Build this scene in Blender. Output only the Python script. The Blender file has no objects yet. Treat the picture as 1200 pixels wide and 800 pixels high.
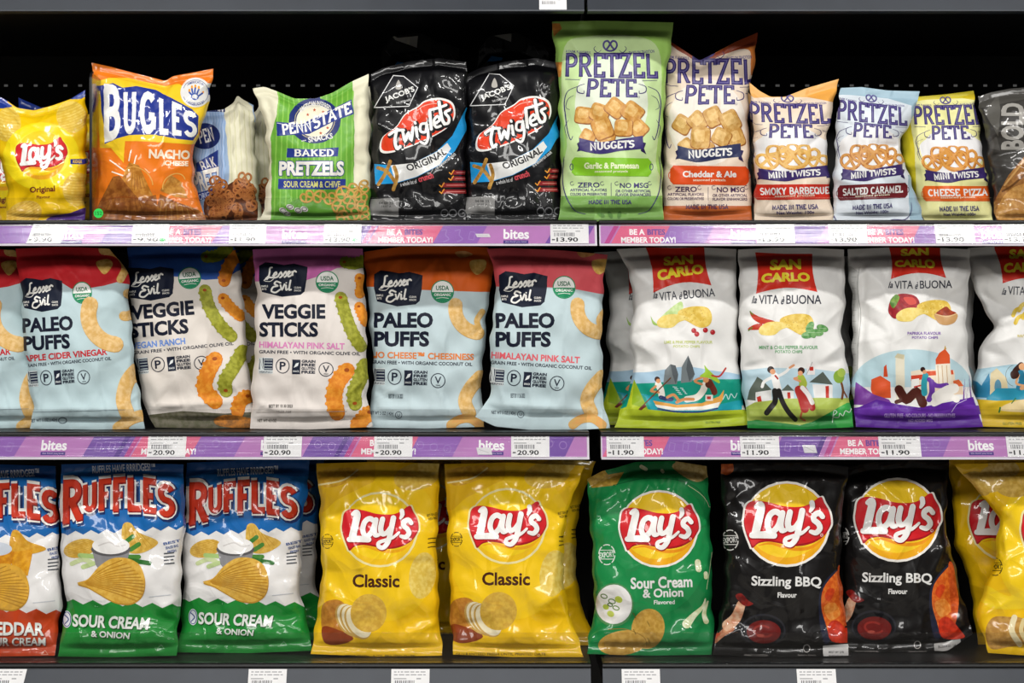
import bpy, math, random
import numpy as np
from mathutils import Vector
from mathutils.geometry import tessellate_polygon

# ------------------------------------------------------------------ camera, light, exposure
DC, ZC, S = 2.2, 1.25, 800.0           # camera distance from the shelf fronts, its height, pixels per metre there
scn = bpy.context.scene
COL = scn.collection
cam = bpy.data.objects.new('camera', bpy.data.cameras.new('camera'))
COL.objects.link(cam)
cam.location = (0, -DC, ZC)
cam.rotation_euler = (math.pi / 2, 0, 0)
cam.data.sensor_width = 36
cam.data.lens = 36 * DC / 1.5
cam.data.clip_start = 0.05
scn.camera = cam
scn.view_settings.view_transform = 'Standard'
scn.view_settings.look = 'None'
scn.view_settings.exposure = 0.15
scn.view_settings.gamma = 1
scn.view_settings.use_curve_mapping = False
world = bpy.data.worlds.new('store'); scn.world = world
world.use_nodes = True
bgn = world.node_tree.nodes['Background']
bgn.inputs[0].default_value = (1.0, 0.98, 0.95, 1); bgn.inputs[1].default_value = 0.06

def area(name, loc, target, sx, sy, power, colour=(1, .98, .95)):
    l = bpy.data.lights.new(name, 'AREA'); l.shape = 'RECTANGLE'; l.size = sx; l.size_y = sy
    l.energy = power; l.color = colour
    o = bpy.data.objects.new(name, l); COL.objects.link(o); o.location = loc
    d = Vector(target) - Vector(loc)
    o.rotation_euler = d.to_track_quat('-Z', 'Y').to_euler()
    return o
# fluorescent fittings over the aisle, parallel to the shelves
for lx, ln in ((-2.6, .9), (-1.25, .42), (-.66, .62), (.86, .55), (1.5, .42), (2.7, .9)):
    area('aisle_tube_light', (lx, -1.7, 3.12), (lx, -.2, 1.3), ln, .10, 19 * ln)
area('far_aisle_light', (0, -4.2, 3.0), (0, 0, 1.2), 5.0, .5, 112)

# ------------------------------------------------------------------ small tools
def lin(c):
    c = c.lstrip('#')
    v = [int(c[i:i + 2], 16) / 255 for i in (0, 2, 4)]
    return tuple(x / 12.92 if x <= .04045 else ((x + .055) / 1.055) ** 2.4 for x in v) + (1,)

def W(px, py, y):
    """a point seen at (px, py) in the 1200 x 800 frame and lying at depth y"""
    k = (DC + y) / DC / S
    return ((px - 600) * k, y, ZC + (400 - py) * k)

def nodes(name):
    m = bpy.data.materials.new(name); m.use_nodes = True
    nt = m.node_tree
    return m, nt, nt.nodes['Principled BSDF']

def crinkle_group():
    g = bpy.data.node_groups.new('crinkle', 'ShaderNodeTree')
    g.interface.new_socket('Strength', in_out='INPUT', socket_type='NodeSocketFloat')
    g.interface.new_socket('Normal', in_out='OUTPUT', socket_type='NodeSocketVector')
    i = g.nodes.new('NodeGroupInput'); o = g.nodes.new('NodeGroupOutput')
    tc = g.nodes.new('ShaderNodeTexCoord')
    mp = g.nodes.new('ShaderNodeMapping'); mp.inputs['Scale'].default_value = (1, 1, .8)
    g.links.new(tc.outputs['Object'], mp.inputs[0])
    n0 = g.nodes.new('ShaderNodeTexNoise'); n0.inputs['Scale'].default_value = 11; n0.inputs['Detail'].default_value = 1
    g.links.new(mp.outputs[0], n0.inputs['Vector'])
    mx = g.nodes.new('ShaderNodeMix'); mx.data_type = 'VECTOR'; mx.inputs[0].default_value = .13
    g.links.new(mp.outputs[0], mx.inputs[4]); g.links.new(n0.outputs['Color'], mx.inputs[5])
    vo = g.nodes.new('ShaderNodeTexVoronoi'); vo.feature = 'DISTANCE_TO_EDGE'; vo.inputs['Scale'].default_value = 17
    g.links.new(mx.outputs[1], vo.inputs['Vector'])
    mr = g.nodes.new('ShaderNodeMapRange'); mr.inputs[1].default_value = 0; mr.inputs[2].default_value = .16
    mr.inputs[3].default_value = 1; mr.inputs[4].default_value = 0
    g.links.new(vo.outputs['Distance'], mr.inputs[0])
    n1 = g.nodes.new('ShaderNodeTexNoise'); n1.inputs['Scale'].default_value = 26; n1.inputs['Detail'].default_value = 2
    g.links.new(mp.outputs[0], n1.inputs['Vector'])
    ad = g.nodes.new('ShaderNodeMath'); ad.operation = 'MULTIPLY_ADD'
    g.links.new(mr.outputs[0], ad.inputs[0]); ad.inputs[1].default_value = .35; g.links.new(n1.outputs['Fac'], ad.inputs[2])
    bp = g.nodes.new('ShaderNodeBump'); bp.inputs['Distance'].default_value = .006
    g.links.new(i.outputs[0], bp.inputs['Strength']); g.links.new(ad.outputs[0], bp.inputs['Height'])
    g.links.new(bp.outputs[0], o.inputs[0])
    return g
CRINKLE = crinkle_group()
MATS = {}
FIN = {'gloss': (.36, .6, .05, .42), 'satin': (.42, .15, .22, .2), 'matte': (.55, .0, .3, .18), 'paper': (.6, 0, .3, 0)}

def film(c, fin='gloss', tex=None):
    """printed bag film of one colour; tex adds a mottled second colour for pictures of food"""
    key = (c, fin, tex)
    if key in MATS: return MATS[key]
    m, nt, p = nodes('print_' + c.strip('#') + '_' + fin)
    r, coat, cr, bs = FIN[fin]
    p.inputs['Roughness'].default_value = r
    p.inputs['Coat Weight'].default_value = coat
    p.inputs['Specular IOR Level'].default_value = .2
    p.inputs['Coat Roughness'].default_value = cr
    n = nt.nodes.new('ShaderNodeTexNoise'); n.inputs['Scale'].default_value = 150 if tex else 40
    n.inputs['Detail'].default_value = 4
    tc = nt.nodes.new('ShaderNodeTexCoord'); nt.links.new(tc.outputs['Object'], n.inputs['Vector'])
    rp = nt.nodes.new('ShaderNodeValToRGB'); nt.links.new(n.outputs['Fac'], rp.inputs[0])
    a = lin(c)
    b = lin(tex) if tex else tuple(x * .95 for x in a[:3]) + (1,)
    rp.color_ramp.elements[0].position = .40; rp.color_ramp.elements[1].position = .62
    rp.color_ramp.elements[0].color = b; rp.color_ramp.elements[1].color = a
    nt.links.new(rp.outputs[0], p.inputs['Base Color'])
    if bs:
        g = nt.nodes.new('ShaderNodeGroup'); g.node_tree = CRINKLE; g.inputs[0].default_value = bs
        nt.links.new(g.outputs[0], p.inputs['Normal']); nt.links.new(g.outputs[0], p.inputs['Coat Normal'])
    MATS[key] = m
    return m

def plain(name, c, rough=.5, metal=0., noise=.06, scale=30, spec=.5, bump=0.):
    m, nt, p = nodes(name)
    p.inputs['Roughness'].default_value = rough; p.inputs['Metallic'].default_value = metal
    p.inputs['Specular IOR Level'].default_value = spec
    n = nt.nodes.new('ShaderNodeTexNoise'); n.inputs['Scale'].default_value = scale; n.inputs['Detail'].default_value = 5
    tc = nt.nodes.new('ShaderNodeTexCoord'); nt.links.new(tc.outputs['Object'], n.inputs['Vector'])
    rp = nt.nodes.new('ShaderNodeValToRGB'); nt.links.new(n.outputs['Fac'], rp.inputs[0])
    a = lin(c)
    rp.color_ramp.elements[0].color = tuple(x * (1 - noise) for x in a[:3]) + (1,)
    rp.color_ramp.elements[1].color = tuple(x * (1 + noise) for x in a[:3]) + (1,)
    nt.links.new(rp.outputs[0], p.inputs['Base Color'])
    if bump:
        bp = nt.nodes.new('ShaderNodeBump'); bp.inputs['Strength'].default_value = bump; bp.inputs['Distance'].default_value = .002
        nt.links.new(n.outputs['Fac'], bp.inputs['Height']); nt.links.new(bp.outputs[0], p.inputs['Normal'])
    return m

def clear(name, tint, gloss, rough, facing=True):
    """thin clear plastic: lets light straight through, reflects a little"""
    m = bpy.data.materials.new(name); m.use_nodes = True
    nt = m.node_tree; nt.nodes.remove(nt.nodes['Principled BSDF'])
    t = nt.nodes.new('ShaderNodeBsdfTransparent'); t.inputs[0].default_value = (tint, tint, tint, 1)
    g = nt.nodes.new('ShaderNodeBsdfGlossy'); g.inputs['Roughness'].default_value = rough
    if rough > .1:
        tc = nt.nodes.new('ShaderNodeTexCoord'); mp = nt.nodes.new('ShaderNodeMapping')
        mp.inputs['Scale'].default_value = (3, 60, 420)
        n = nt.nodes.new('ShaderNodeTexNoise'); n.inputs['Scale'].default_value = 1; n.inputs['Detail'].default_value = 2
        nt.links.new(tc.outputs['Object'], mp.inputs[0]); nt.links.new(mp.outputs[0], n.inputs['Vector'])
        bp = nt.nodes.new('ShaderNodeBump'); bp.inputs['Strength'].default_value = .5; bp.inputs['Distance'].default_value = .0006
        nt.links.new(n.outputs['Fac'], bp.inputs['Height']); nt.links.new(bp.outputs[0], g.inputs['Normal'])
    f = nt.nodes.new('ShaderNodeFresnel'); f.inputs[0].default_value = 1.45
    mu = nt.nodes.new('ShaderNodeMath'); mu.operation = 'MULTIPLY'; mu.use_clamp = True
    nt.links.new(f.outputs[0], mu.inputs[0]); mu.inputs[1].default_value = gloss
    mx = nt.nodes.new('ShaderNodeMixShader')
    nt.links.new(mu.outputs[0], mx.inputs[0]); nt.links.new(t.outputs[0], mx.inputs[1]); nt.links.new(g.outputs[0], mx.inputs[2])
    nt.links.new(mx.outputs[0], nt.nodes['Material Output'].inputs[0])
    return m

BLACK = plain('black_steel', '#0a0a0c', .38, 0, .15, 60, .3)
DECK = plain('black_deck', '#0d0d0f', .42, 0, .2, 40, .35)
RAILGREY = plain('grey_rail', '#2b3038', .4, .2, .2, 25)
WALLM = plain('black_panel', '#060607', .7, 0, .1, 20)
SLOT = plain('pale_slot', '#c9c9c6', .5)
GUARD = clear('clear_guard', .93, .8, .03)
COVER = clear('clear_cover', .97, 1.0, .13)

def tag(o, label=None, cat=None, group=None, kind=None):
    for k, v in (('label', label), ('category', cat), ('group', group), ('kind', kind)):
        if v: o[k] = v
    return o

def obj(name, V, F, mats, parent=None, mi=None, nrm=None, smooth=False):
    """link one mesh object; V in world or parent space"""
    me = bpy.data.meshes.new(name)
    me.from_pydata([tuple(map(float, v)) for v in V], [], [tuple(map(int, f)) for f in F])
    for m in (mats if isinstance(mats, (list, tuple)) else [mats]): me.materials.append(m)
    if mi is not None: me.polygons.foreach_set('material_index', np.asarray(mi, dtype=np.int32))
    if smooth or nrm is not None: me.polygons.foreach_set('use_smooth', np.ones(len(me.polygons), dtype=bool))
    me.update()
    if nrm is not None: me.normals_split_custom_set_from_vertices([tuple(map(float, n)) for n in nrm])
    o = bpy.data.objects.new(name, me); COL.objects.link(o)
    if parent is not None: o.parent = parent
    return o

def empty(name, loc=(0, 0, 0)):
    o = bpy.data.objects.new(name, None); COL.objects.link(o); o.location = loc
    o.empty_display_size = .02
    return o

class MB:
    """collects boxes into one mesh"""
    def __init__(s): s.v = []; s.f = []
    def box(s, x0, x1, y0, y1, z0, z1, bev=0.):
        b = len(s.v)
        if bev <= 0:
            s.v += [(x, y, z) for z in (z0, z1) for y in (y0, y1) for x in (x0, x1)]
            s.f += [tuple(b + i for i in q) for q in ((0, 2, 3, 1), (4, 5, 7, 6), (0, 1, 5, 4), (2, 6, 7, 3), (0, 4, 6, 2), (1, 3, 7, 5))]
        else:
            s.prism([(y0 + bev, z0), (y1 - bev, z0), (y1, z0 + bev), (y1, z1 - bev), (y1 - bev, z1), (y0 + bev, z1), (y0, z1 - bev), (y0, z0 + bev)], x0, x1)
        return s
    def prism(s, prof, x0, x1):
        """profile of (y, z) points swept along x"""
        b = len(s.v); n = len(prof)
        s.v += [(x0, y, z) for y, z in prof] + [(x1, y, z) for y, z in prof]
        s.f += [(b + i, b + (i + 1) % n, b + n + (i + 1) % n, b + n + i) for i in range(n)]
        s.f += [tuple(b + i for i in range(n))[::-1], tuple(b + n + i for i in range(n))]
        return s
    def build(s, name, mat, parent=None, off=(0, 0, 0)):
        return obj(name, [(v[0] - off[0], v[1] - off[1], v[2] - off[2]) for v in s.v], s.f, mat, parent)

# ------------------------------------------------------------------ flat artwork: triangles in drawing space
FONTS = {}
def font(k):
    if k not in FONTS:
        f = None
        try:
            import os
            d = os.path.join(bpy.utils.system_resource('DATAFILES'), 'fonts')
            if k == 'm': f = bpy.data.fonts.load(os.path.join(d, 'DejaVuSansMono.woff2'))
        except Exception:
            f = None
        FONTS[k] = f
    return FONTS[k]
TEXTS = {}
def text_tris(s, k='i', off=0.):
    key = (s, k, off)
    if key in TEXTS: return TEXTS[key]
    cu = bpy.data.curves.new('lettering', 'FONT')
    cu.body = s; cu.size = 1; cu.resolution_u = 3; cu.fill_mode = 'FRONT'; cu.offset = off
    f = font(k)
    if f: cu.font = f
    o = bpy.data.objects.new('lettering', cu); COL.objects.link(o)
    bpy.context.view_layer.update()
    me = bpy.data.meshes.new_from_object(o.evaluated_get(bpy.context.evaluated_depsgraph_get()))
    me.calc_loop_triangles()
    v = np.zeros(len(me.vertices) * 3); me.vertices.foreach_get('co', v); v = v.reshape(-1, 3)[:, :2]
    t = np.zeros(len(me.loop_triangles) * 3, dtype=np.int32); me.loop_triangles.foreach_get('vertices', t)
    tr = v[t.reshape(-1, 3)] if len(t) else np.zeros((0, 3, 2))
    bpy.data.objects.remove(o); bpy.data.curves.remove(cu); bpy.data.meshes.remove(me)
    TEXTS[key] = tr
    return tr

def smooth(pts, closed=False, n=5):
    p = np.asarray(pts, float); N = len(p)
    if N < 3: return p
    out = []
    for i in range(N if closed else N - 1):
        a, b, c, d = (p[(i + j) % N] if closed else p[min(max(i + j, 0), N - 1)] for j in (-1, 0, 1, 2))
        for q in range(n):
            t = q / n
            out.append(.5 * (2 * b + (c - a) * t + (2 * a - 5 * b + 4 * c - d) * t * t + (3 * b - a - 3 * c + d) * t ** 3))
    if not closed: out.append(p[-1])
    return np.array(out)

def fill(pts):
    p = np.asarray(pts, float)
    t = tessellate_polygon([[Vector((a, b, 0)) for a, b in p]])
    return p[np.array(t, dtype=int)] if len(t) else np.zeros((0, 3, 2))

def ribbon(pts, w, caps=True, closed=False):
    """a stroke of width w (number or list) along a polyline, mitred, round or square ended"""
    p = np.asarray(pts, float)
    keep = [0] + [i for i in range(1, len(p)) if np.hypot(*(p[i] - p[i - 1])) > 1e-6]
    w = np.asarray(w, float) * np.ones(len(p)) if np.ndim(w) == 0 else np.interp(np.linspace(0, 1, len(p)), np.linspace(0, 1, len(w)), w)
    p = p[keep]; w = w[keep]; n = len(p)
    if n < 2: return np.zeros((0, 3, 2))
    d = np.diff(p, axis=0, append=p[:1] if closed else p[-1:] * 2 - p[-2:-1])
    d /= np.maximum(np.hypot(d[:, 0], d[:, 1])[:, None], 1e-9)
    dp = np.roll(d, 1, axis=0)
    if not closed: dp[0] = d[0]; d[-1] = dp[-1]
    nv = np.stack([-d[:, 1], d[:, 0]], 1) + np.stack([-dp[:, 1], dp[:, 0]], 1)
    L = np.maximum(np.hypot(nv[:, 0], nv[:, 1]), .7)
    nv = nv / (L * L)[:, None] * 2
    a = p + nv * w[:, None] / 2; b = p - nv * w[:, None] / 2
    T = []
    for i in range(n if closed else n - 1):
        j = (i + 1) % n
        T += [(a[i], b[i], b[j]), (a[i], b[j], a[j])]
    if caps and not closed:
        for c, dd, ww in ((p[0], -d[0], w[0]), (p[-1], d[-1], w[-1])):
            s = np.array([-dd[1], dd[0]])
            arc = [c + ww / 2 * (s * math.cos(q) + dd * math.sin(q)) for q in np.linspace(0, math.pi, 7)]
            T += [(c, arc[i], arc[i + 1]) for i in range(6)]
    return np.array(T)

def A(cx, cy, rx, ry, a, b, n=7):
    return [(cx + rx * math.cos(math.radians(a + (b - a) * i / n)), cy + ry * math.sin(math.radians(a + (b - a) * i / n))) for i in range(n + 1)]
GL = {  # slab capitals: advance, strokes, serif feet
 'A': (.70, [[(.08, 0), (.35, 1), (.62, 0)], [(.18, .33), (.52, .33)]], [(.08, 0), (.62, 0)]),
 'B': (.66, [[(.14, 0), (.14, 1)], [(.05, 1)] + A(.36, .76, .18, .24, 90, -90) + [(.14, .52)], [(.14, .52)] + A(.37, .26, .22, .26, 90, -90) + [(.05, 0)]], []),
 'C': (.66, [A(.36, .5, .28, .5, 45, 315, 12)], []),
 'D': (.68, [[(.14, 0), (.14, 1)], [(.05, 1)] + A(.33, .5, .27, .5, 90, -90, 10) + [(.05, 0)]], []),
 'E': (.60, [[(.14, 0), (.14, 1)], [(.05, 1), (.54, 1), (.54, .80)], [(.14, .5), (.42, .5)], [(.05, 0), (.55, 0), (.55, .22)]], []),
 'F': (.58, [[(.14, 0), (.14, 1)], [(.05, 1), (.54, 1), (.54, .80)], [(.14, .5), (.42, .5)]], [(.14, 0)]),
 'G': (.70, [A(.37, .5, .29, .5, 45, 330, 12), [(.40, .42), (.66, .42)], [(.62, .42), (.62, .05)]], []),
 'H': (.72, [[(.14, 0), (.14, 1)], [(.58, 0), (.58, 1)], [(.14, .5), (.58, .5)]], [(.14, 0), (.14, 1), (.58, 0), (.58, 1)]),
 'I': (.30, [[(.15, 0), (.15, 1)]], [(.15, 0), (.15, 1)]),
 'J': (.52, [[(.40, 1), (.40, .26)] + A(.22, .24, .18, .24, 0, -170, 7)], [(.40, 1)]),
 'K': (.68, [[(.14, 0), (.14, 1)], [(.14, .42), (.56, 1)], [(.28, .60), (.58, 0)]], [(.14, 0), (.14, 1), (.56, 1), (.58, 0)]),
 'L': (.56, [[(.14, 0), (.14, 1)], [(.05, 0), (.53, 0), (.53, .25)]], [(.14, 1)]),
 'M': (.86, [[(.13, 0), (.13, 1), (.43, .2), (.73, 1), (.73, 0)]], [(.13, 0), (.73, 0)]),
 'N': (.74, [[(.14, 0), (.14, 1), (.60, 0), (.60, 1)]], [(.14, 0), (.60, 1)]),
 'O': (.72, [A(.36, .5, .29, .5, 0, 360, 16)], []),
 'P': (.62, [[(.14, 0), (.14, 1)], [(.05, 1)] + A(.35, .74, .22, .26, 90, -90) + [(.14, .48)]], [(.14, 0)]),
 'Q': (.72, [A(.36, .5, .29, .5, 0, 360, 16), [(.42, .22), (.68, -.08)]], []),
 'R': (.68, [[(.14, 0), (.14, 1)], [(.05, 1)] + A(.35, .75, .22, .25, 90, -90) + [(.14, .5)], [(.33, .5), (.58, 0)]], [(.14, 0), (.60, 0)]),
 'S': (.58, [A(.29, .755, .22, .245, 25, 270, 10) + A(.29, .25, .23, .26, 90, -155, 10)], []),
 'T': (.62, [[(.31, 0), (.31, 1)], [(.04, .78), (.04, 1), (.58, 1), (.58, .78)]], [(.31, 0)]),
 'U': (.72, [[(.14, 1)] + A(.36, .26, .22, .26, 180, 360, 9) + [(.58, 1)]], [(.14, 1), (.58, 1)]),
 'V': (.68, [[(.06, 1), (.34, 0), (.62, 1)]], [(.06, 1), (.62, 1)]),
 'W': (.94, [[(.06, 1), (.26, 0), (.47, .8), (.68, 0), (.88, 1)]], [(.06, 1), (.88, 1)]),
 'X': (.66, [[(.06, 0), (.60, 1)], [(.06, 1), (.60, 0)]], []),
 'Y': (.66, [[(.06, 1), (.33, .48), (.60, 1)], [(.33, .48), (.33, 0)]], [(.33, 0), (.06, 1), (.60, 1)]),
 'Z': (.60, [[(.07, .80), (.07, 1), (.52, 1), (.06, 0), (.55, 0), (.55, .22)]], []),
 ' ': (.34, [], []), '&': (.74, [[(.66, 0), (.20, .70)] + A(.34, .82, .15, .18, 200, -20, 7) + [(.12, .30)] + A(.32, .2, .2, .2, 160, 350, 7) + [(.62, .42)]], []),
}

def split_long(T, key, lim):
    """halve the longest edge of triangles until none exceeds lim; T: n x 3 x 2, key: n ints carried along"""
    while len(T):
        e = np.stack([np.hypot(*(T[:, (i + 1) % 3] - T[:, i]).T) for i in range(3)], 1)
        k = e.argmax(1); big = e.max(1) > lim
        if not big.any(): break
        B, kb, kk = T[big], k[big], key[big]
        r = np.arange(len(B))
        a, b, c = B[r, kb], B[r, (kb + 1) % 3], B[r, (kb + 2) % 3]
        m = (a + b) / 2
        T = np.concatenate([T[~big], np.stack([a, m, c], 1), np.stack([m, b, c], 1)])
        key = np.concatenate([key[~big], kk, kk])
    return T, key

def split_grid(T, key, val):
    """cut triangles along every line on which val(points) is a whole number"""
    for _ in range(14):
        if not len(T): break
        s = val(T)
        f = np.round(s); s = np.where(np.abs(s - f) < 1e-5, f, s)
        lo, hi = s.min(1), s.max(1)
        first, last = np.floor(lo) + 1, np.ceil(hi) - 1
        cut = first <= last
        if not cut.any(): break
        line = np.floor((first + last) / 2)[cut]
        B, sb, kk = T[cut], s[cut], key[cut]
        o = np.argsort(sb, axis=1); r = np.arange(len(B))
        a, b, c = B[r, o[:, 0]], B[r, o[:, 1]], B[r, o[:, 2]]
        sa, sm, sc = sb[r, o[:, 0]], sb[r, o[:, 1]], sb[r, o[:, 2]]
        flip = ((o[:, 1] - o[:, 0]) % 3 != 1)
        t = ((line - sa) / (sc - sa))[:, None]
        p = a + (c - a) * t                                   # on the long edge
        low = sm > line                                       # b above the line: cut a-b; else cut b-c
        den = np.where(low, sm - sa, sc - sm); den = np.where(np.abs(den) < 1e-9, 1, den)
        tq = (np.where(low, line - sa, line - sm) / den)[:, None]
        q = np.where(low[:, None], a + (b - a) * tq, b + (c - b) * tq)
        t1 = np.where(low[:, None, None], np.stack([a, q, p], 1), np.stack([q, c, p], 1))
        t2 = np.where(low[:, None, None], np.stack([q, b, c], 1), np.stack([a, b, q], 1))
        t3 = np.where(low[:, None, None], np.stack([q, c, p], 1), np.stack([a, q, p], 1))
        new = np.concatenate([t1, t2, t3]); fl = np.tile(flip, 3)
        new[fl] = new[fl][:, ::-1]
        k3 = np.tile(kk, 3)
        ar = np.abs((new[:, 1, 0] - new[:, 0, 0]) * (new[:, 2, 1] - new[:, 0, 1]) - (new[:, 2, 0] - new[:, 0, 0]) * (new[:, 1, 1] - new[:, 0, 1]))
        ok = ar > 1e-9
        T = np.concatenate([T[~cut], new[ok]]); key = np.concatenate([key[~cut], k3[ok]])
    return T, key

class Art:
    """a stack of coloured shapes in drawing space; later shapes lie on earlier ones"""
    def __init__(s):
        s.prims = []; s.M = lambda p: p
    def frame(s, x0, y0, sc, post=None):
        s.M = lambda p: (post or (lambda q: q))(np.asarray(p, float) / sc + (x0, y0))
    def at(s, cx, cy, kx, ky, px, py, rot=0):
        """drawing point (cx, cy) goes to (px, py), scaled and turned"""
        c, n = math.cos(math.radians(rot)), math.sin(math.radians(rot))
        def f(p):
            q = (np.asarray(p, float) - (cx, cy)) * (kx, ky)
            return np.stack([q[..., 0] * c - q[..., 1] * n + px, q[..., 0] * n + q[..., 1] * c + py], -1)
        s.M = f
    def tris(s, col, T, tex=None):
        if len(T): s.prims.append((col, tex, s.M(T)))
    def poly(s, col, pts, sm=False, tex=None):
        s.tris(col, fill(smooth(pts, True) if sm else pts), tex)
    def ell(s, col, cx, cy, rx, ry=None, rot=0, tex=None, n=28, a0=0, a1=360):
        ry = rx if ry is None else ry
        q = np.radians(np.linspace(a0, a1, n, endpoint=a1 - a0 < 360)); r = math.radians(rot)
        x, y = rx * np.cos(q), ry * np.sin(q)
        s.tris(col, fill(np.stack([cx + x * math.cos(r) - y * math.sin(r), cy + x * math.sin(r) + y * math.cos(r)], 1)), tex)
    def ring(s, col, cx, cy, rx, ry, w, rot=0, a0=0, a1=360, tex=None):
        q = np.radians(np.linspace(a0, a1, 29)); r = math.radians(rot)
        x, y = rx * np.cos(q), ry * np.sin(q)
        P = np.stack([cx + x * math.cos(r) - y * math.sin(r), cy + x * math.sin(r) + y * math.cos(r)], 1)
        full = a1 - a0 >= 360
        s.tris(col, ribbon(P[:-1] if full else P, w, closed=full), tex)
    def line(s, col, pts, w, sm=True, caps=True, tex=None):
        s.tris(col, ribbon(smooth(pts) if sm and len(pts) > 2 else pts, w, caps), tex)
    def rect(s, col, x0, y0, x1, y1, tex=None):
        s.poly(col, [(x0, y0), (x1, y0), (x1, y1), (x0, y1)], tex=tex)
    @staticmethod
    def warp(Q, x0, y0, x1, y1, rot=0, shear=0, arc=0, quad=None):
        """Q in the unit box (y up) -> drawing space (y down)"""
        a, b = Q[..., 0], Q[..., 1]
        if quad is not None:
            tl, tr, br, bl = (np.array(q, float) for q in quad)
            a_, b_ = a[..., None], (b - arc * (2 * a - 1) ** 2)[..., None]
            return (1 - b_) * ((1 - a_) * bl + a_ * br) + b_ * ((1 - a_) * tl + a_ * tr)
        w, h = x1 - x0, y1 - y0
        X = (a - .5) * w + shear * (b - .5) * h
        Y = -(b - .5) * h + arc * h * (2 * a - 1) ** 2
        c, n = math.cos(math.radians(rot)), math.sin(math.radians(rot))
        return np.stack([(x0 + x1) / 2 + X * c - Y * n, (y0 + y1) / 2 + X * n + Y * c], -1)
    def text(s, col, st, x0, y0, x1, y1, k='i', off=.02, ol=None, **kw):
        def bold(o):
            T = text_tris(st, k, min(o, .026)); r = (o - .026) * .62
            return [T + (r * math.cos(q), r * math.sin(q)) for q in np.radians((20, 80, 140, 200, 260, 320))] if r > .002 else [T]
        base = np.concatenate(bold(off))
        if not len(base): return
        lo, hi = base.reshape(-1, 2).min(0), base.reshape(-1, 2).max(0)
        for c, o in ([(ol[0], off + ol[1])] if ol else []) + [(col, off)]:
            for T in bold(o):
                T = (T - lo) / np.maximum(hi - lo, 1e-6)
                if kw: T, _ = split_long(T, np.zeros(len(T), int), .12)
                s.tris(c, s.warp(T, x0, y0, x1, y1, **kw))
    def slab(s, col, st, x0, y0, x1, y1, w=.16, serif=.11, sw=None, gap=.06, xs=1., tips=True, **kw):
        x = 0; R = []
        sw = sw or w * .7
        for ch in st:
            adv, lines, feet = GL[ch]
            if not tips and ch in 'EFLTZ': lines = [l if len(l) < 3 else l[:2] if ch in 'EFL' else l[1:3] if ch == 'T' else l[1:5] for l in lines]
            for l in lines: R.append(ribbon(np.array(l) * (xs, 1) + (x, 0), w, caps=False))
            for fx, fy in feet if serif else (): R.append(ribbon([(x + (fx - serif) * xs, fy), (x + fx * xs, fy), (x + (fx + serif) * xs, fy)], sw, caps=False))
            x += adv * xs + gap
        x -= gap
        for T in R:
            T = T / (x, 1)
            if kw: T, _ = split_long(T, np.zeros(len(T), int), .2)
            s.tris(col, s.warp(T, x0, y0, x1, y1, **kw))
    def soup(s):
        T = np.concatenate([p[2] for p in s.prims]) if s.prims else np.zeros((0, 3, 2))
        K = np.concatenate([np.full(len(p[2]), i) for i, p in enumerate(s.prims)]) if s.prims else np.zeros(0, int)
        return T, K.astype(int)

# ------------------------------------------------------------------ bags
NU, NV = 54, 80
SHELF = {1: 258.0, 2: 505.5, 3: 776.0}       # where each deck's front edge shows
def deck_z(row): return ZC + (400 - SHELF[row]) / S
BAGS = {}; COPIES = []

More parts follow.
